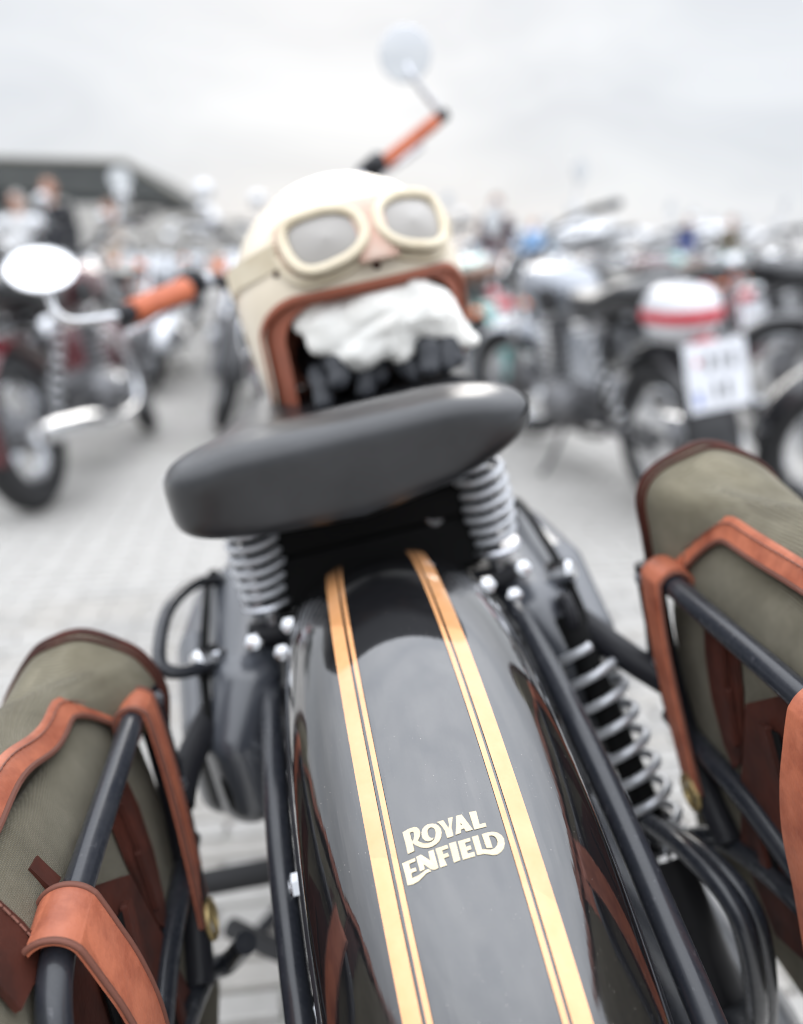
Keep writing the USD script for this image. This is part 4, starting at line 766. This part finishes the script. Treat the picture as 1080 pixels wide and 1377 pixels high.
# ================================================================ people standing behind the machines
def person(label, loc, rz, coat, legs, hair, h=1.75, lean=0.):
    t = Thing('person', label, 'person', loc=loc, rz=rz); k = h / 1.75
    J = lambda *p: np.array(p) * k
    bones = [((0, 0, 1.46), .06, (0, 0, 1.36), .085), ((0, .0, 1.36), .095, (0, 0, 1.05), .115), ((-.15, 0, 1.40), .065, (.15, 0, 1.40), .065), ((-.10, 0, 1.15), .09, (.10, 0, 1.15), .09), ((-.08, 0, .95), .105, (.08, 0, .95), .105), ((0, 0, 1.1), .12, (0, 0, .96), .13), ((0, .005, 1.44), .052, (0, .02, 1.56), .050)]
    for s in (1, -1):
        bones += [((s * .18, 0, 1.40), .058, (s * .235, -.02, 1.13), .043), ((s * .235, -.02, 1.13), .042, (s * .225, .09, .90), .030), ((s * .095, 0, .94), .088, (s * .10, .02, .50), .058), ((s * .10, .02, .50), .056, (s * .105, -.01, .09), .040), ((s * .105, -.02, .055), .045, (s * .115, .15, .035), .035)]
        w = np.array((s * .225, .095, .885)); bones.append((w, .028, w + (0, .02, -.07), .032))
        for i in range(4):
            b = w + (s * .0, .002 + .016 * i - .01, -.075); bones.append((b, .0095, b + (-s * .010, .006, -.05 - .008 * (i in (1, 2))), .0075))
        bones.append((w + (0, .025, -.03), .012, w + (-s * .015, .05, -.07), .009))
    ms = [hull([(J(*a), ra * k), (J(*b), rb * k)], 1) for a, ra, b, rb in bones]
    hd = superell(J(0, .02, 1.645), (.075 * k, .095 * k, .115 * k), .9, .95, 28, 18); ms.append(hd)
    ms += [hull([(J(0, .112, 1.645), .010 * k), (J(0, .122, 1.625), .014 * k)], 1), hull([(J(-.02, .104, 1.59), .012 * k), (J(.02, .104, 1.59), .012 * k)], 1)] + [hull([(J(s * .076, .01, 1.655), .014 * k), (J(s * .08, .0, 1.625), .010 * k)], 1) for s in (1, -1)]
    t.part('body', blend(ms, .022 * k, 8), 'skin', smooth=True)
    def shellof(sel, grow, m_, nm):
        q = [hull([(J(*a), (ra + grow) * k), (J(*b), (rb + grow) * k)], 1) for a, ra, b, rb in sel]; t.part(nm, blend(q, .03 * k, 6), m_, smooth=True)
    arms = [b for s in (0, 1) for b in (bones[7 + s * 11], bones[8 + s * 11])]; lg = [b for s in (0, 1) for b in (bones[9 + s * 11], bones[10 + s * 11])]
    shellof(bones[1:6] + arms, .018, coat, 'jacket'); shellof([bones[4]] + lg, .014, legs, 'trousers'); shellof([bones[11], bones[22]], .010, 'rubber', 'shoes')
    hr = superell(J(0, .005, 1.675), (.084 * k, .098 * k, .100 * k), .9, .95, 24, 16); hr = trimesh.Trimesh(hr.vertices, hr.faces); hv = hr.vertices; hv[:, 2] = np.where((hv[:, 1] > .05 * k) & (hv[:, 2] < 1.69 * k), 1.69 * k, hv[:, 2]); t.part('hair', hr, hair, smooth=True)
    for s in (1, -1): t.part('eye', trimesh.creation.icosphere(1, .011 * k).apply_translation(J(s * .03, .108, 1.66)), 'dark', smooth=True)
    return t
K['skin'] = mat('skin', (.50, .27, .19), .55); K['hair_brown'] = mat('brown_hair', (.06, .035, .02), .6); K['hair_grey'] = mat('grey_hair', (.34, .32, .30), .7)
for nm, c in (('maroon_cloth', (.075, .030, .035)), ('blue_cloth', (.030, .055, .22)), ('olive_cloth', (.12, .10, .065)), ('black_cloth', (.015, .016, .02)), ('white_cloth', (.62, .62, .62)), ('beige_cloth', (.46, .38, .31)), ('denim_cloth', (.06, .08, .14)), ('sky_cloth', (.22, .40, .66))): K[nm] = mat(nm, c, .85)
person('person in a dark maroon jacket standing just right of the helmet', (2.95, 12.4, 0), math.radians(170), 'maroon_cloth', 'black_cloth', 'hair_brown', 1.74)
person('person in a royal blue jacket standing above the red banded tail', (9.95, 20.6, 0), math.radians(200), 'blue_cloth', 'denim_cloth', 'hair_grey', 1.80)
person('person in an olive brown coat beside the one in blue', (10.75, 19.9, 0), math.radians(150), 'olive_cloth', 'black_cloth', 'hair_brown', 1.74)
person('person in a black jacket standing under the low roof at the left', (-2.95, 10.4, 0), math.radians(190), 'black_cloth', 'denim_cloth', 'hair_brown', 1.80)
person('person in a white shirt at the far left edge', (-3.75, 11.9, 0), math.radians(160), 'white_cloth', 'denim_cloth', 'hair_grey', 1.72)
person('person in a beige top standing right of the one in black', (-2.75, 13.0, 0), math.radians(120), 'beige_cloth', 'denim_cloth', 'hair_brown', 1.70)
person('person in a light blue shirt, right of the one in maroon', (5.2, 18.2, 0), math.radians(180), 'sky_cloth', 'denim_cloth', 'hair_grey', 1.62)

# ================================================================ low building with an overhanging roof, wall and tents
K['roof'] = mat('roof_metal', (.085, .09, .09), .75, noise=(.5, (.11, .115, .11), .4, .7), spec=.2); K['fascia'] = mat('roof_fascia', (.20, .185, .15), .7); K['wall'] = mat('pale_render', (.40, .40, .39), .85, noise=(.6, (.34, .34, .33), .4, .7)); K['glass'] = mat('dark_window_glass', (.06, .085, .095), .08, coat=1); K['tent'] = mat('white_tent_cloth', (.70, .71, .73), .8); K['bluetent'] = mat('pale_blue_tent_cloth', (.34, .50, .68), .8); K['concrete'] = mat('concrete_wall', (.40, .385, .36), .85, noise=(.8, (.33, .32, .30), .4, .7))
bd = Thing('low_building', 'low building with dark overhanging roof and a band of windows, beyond the left row', 'building', loc=(0, 0, 0))
def bx(x0, x1, y0, y1, z0, z1): return rbox(((x0 + x1) / 2, (y0 + y1) / 2, (z0 + z1) / 2), (x1 - x0, y1 - y0, z1 - z0), .02, n=1)
bd.part('wall', bx(-34, -8.2, 46, 60, -.1, 3.35), 'wall')
rp = [(-38, 42.5, 5.05), (-7.6, 42.5, 4.75), (-5.2, 43.2, 3.15), (-5.2, 62, 3.15), (-7.6, 63, 4.75), (-38, 63, 5.05)]
V = np.array([[p, np.array(p) + (0, 0, .42 if 0 < i < 5 and i not in (2, 3) else .12)] for i, p in enumerate(rp)]).reshape(-1, 3)
rf = bd.part('roof', trimesh.convex.convex_hull(np.array([(-38, 42.5, 4.95), (-38, 42.5, 5.5), (-7.4, 42.5, 4.55), (-7.4, 42.5, 4.95), (-5.0, 42.9, 3.2), (-5.0, 42.9, 3.42), (-38, 63, 4.95), (-38, 63, 5.9), (-7.4, 63, 4.55), (-7.4, 63, 5.3), (-5.0, 62, 3.2), (-5.0, 62, 3.42)])), 'roof', smooth=False)
bd.part('fascia', cat(tube([(-38, 42.42, 5.45), (-7.4, 42.42, 4.92), (-4.95, 42.85, 3.38)], .08, 8)), 'fascia', rf, smooth=False)
for i in range(9):
    x0 = -33.6 + i * 2.8; w = bd.part('window', bx(x0, x0 + 2.7, 45.86, 45.97, 2.9, 4.7), 'fascia'); bd.part('pane', bx(x0 + .06, x0 + 2.64, 45.82, 45.855, 2.95, 4.65), 'glass', w)
bd.part('clerestory_wall', bx(-34, -8.4, 46.1, 59, 3.35, 4.6), 'wall')
cw = Thing('concrete_wall', 'pale concrete wall running right from under the low roof', 'wall')
for i in range(6): cw.part('wall_panel', bx(-9.6 + i * 1.62, -9.6 + i * 1.62 + 1.59, 33, 33.25, -.05, 2.75 - .16 * i), 'concrete')
def tent(label, x, y, w, d, h, m_):
    t = Thing('marquee', label, 'marquee', loc=(x, y, 0))
    V = [(-w / 2, -d / 2, h * .68), (w / 2, -d / 2, h * .68), (w / 2, d / 2, h * .68), (-w / 2, d / 2, h * .68), (0, 0, h), (0, 0, h * .70)]
    f = [(0, 1, 4), (1, 2, 4), (2, 3, 4), (3, 0, 4), (1, 0, 5), (2, 1, 5), (3, 2, 5), (0, 3, 5)]
    c = t.part('canopy', tm(V, f), m_, smooth=False)
    for a, b in ((0, 1), (1, 2), (2, 3), (3, 0)):
        p, q = np.array(V[a]), np.array(V[b]); n_ = unit(np.cross(q - p, (0, 0, 1))) * .02
        t.part('valance', trimesh.convex.convex_hull(np.array([p + n_, q + n_, p - n_, q - n_, p + n_ - (0, 0, .3), q + n_ - (0, 0, .3), p - n_ - (0, 0, .3), q - n_ - (0, 0, .3)])), m_, c, smooth=False)
    for sx in (1, -1):
        for sy in (1, -1): t.part('pole', cyl((sx * (w / 2 - .05), sy * (d / 2 - .05), 0), (sx * (w / 2 - .05), sy * (d / 2 - .05), h * .68), .03, 10), 'alloy')
    t.part('back_wall', tm([(-w / 2, d / 2 - .1, 0), (w / 2, d / 2 - .1, 0), (w / 2, d / 2 - .1, h * .68), (-w / 2, d / 2 - .1, h * .68)], [(0, 1, 2), (0, 2, 3)]), m_, smooth=False)
tent('white marquee beyond the motorcycles, right of the helmet', 16.5, 47, 7, 5, 2.6, 'tent')
tent('small white marquee at the far right behind the rows', 25.5, 50, 6, 5, 2.5, 'tent')
tent('pale blue marquee behind the person in maroon', 10.5, 40, 3.6, 3, 1.75, 'bluetent')
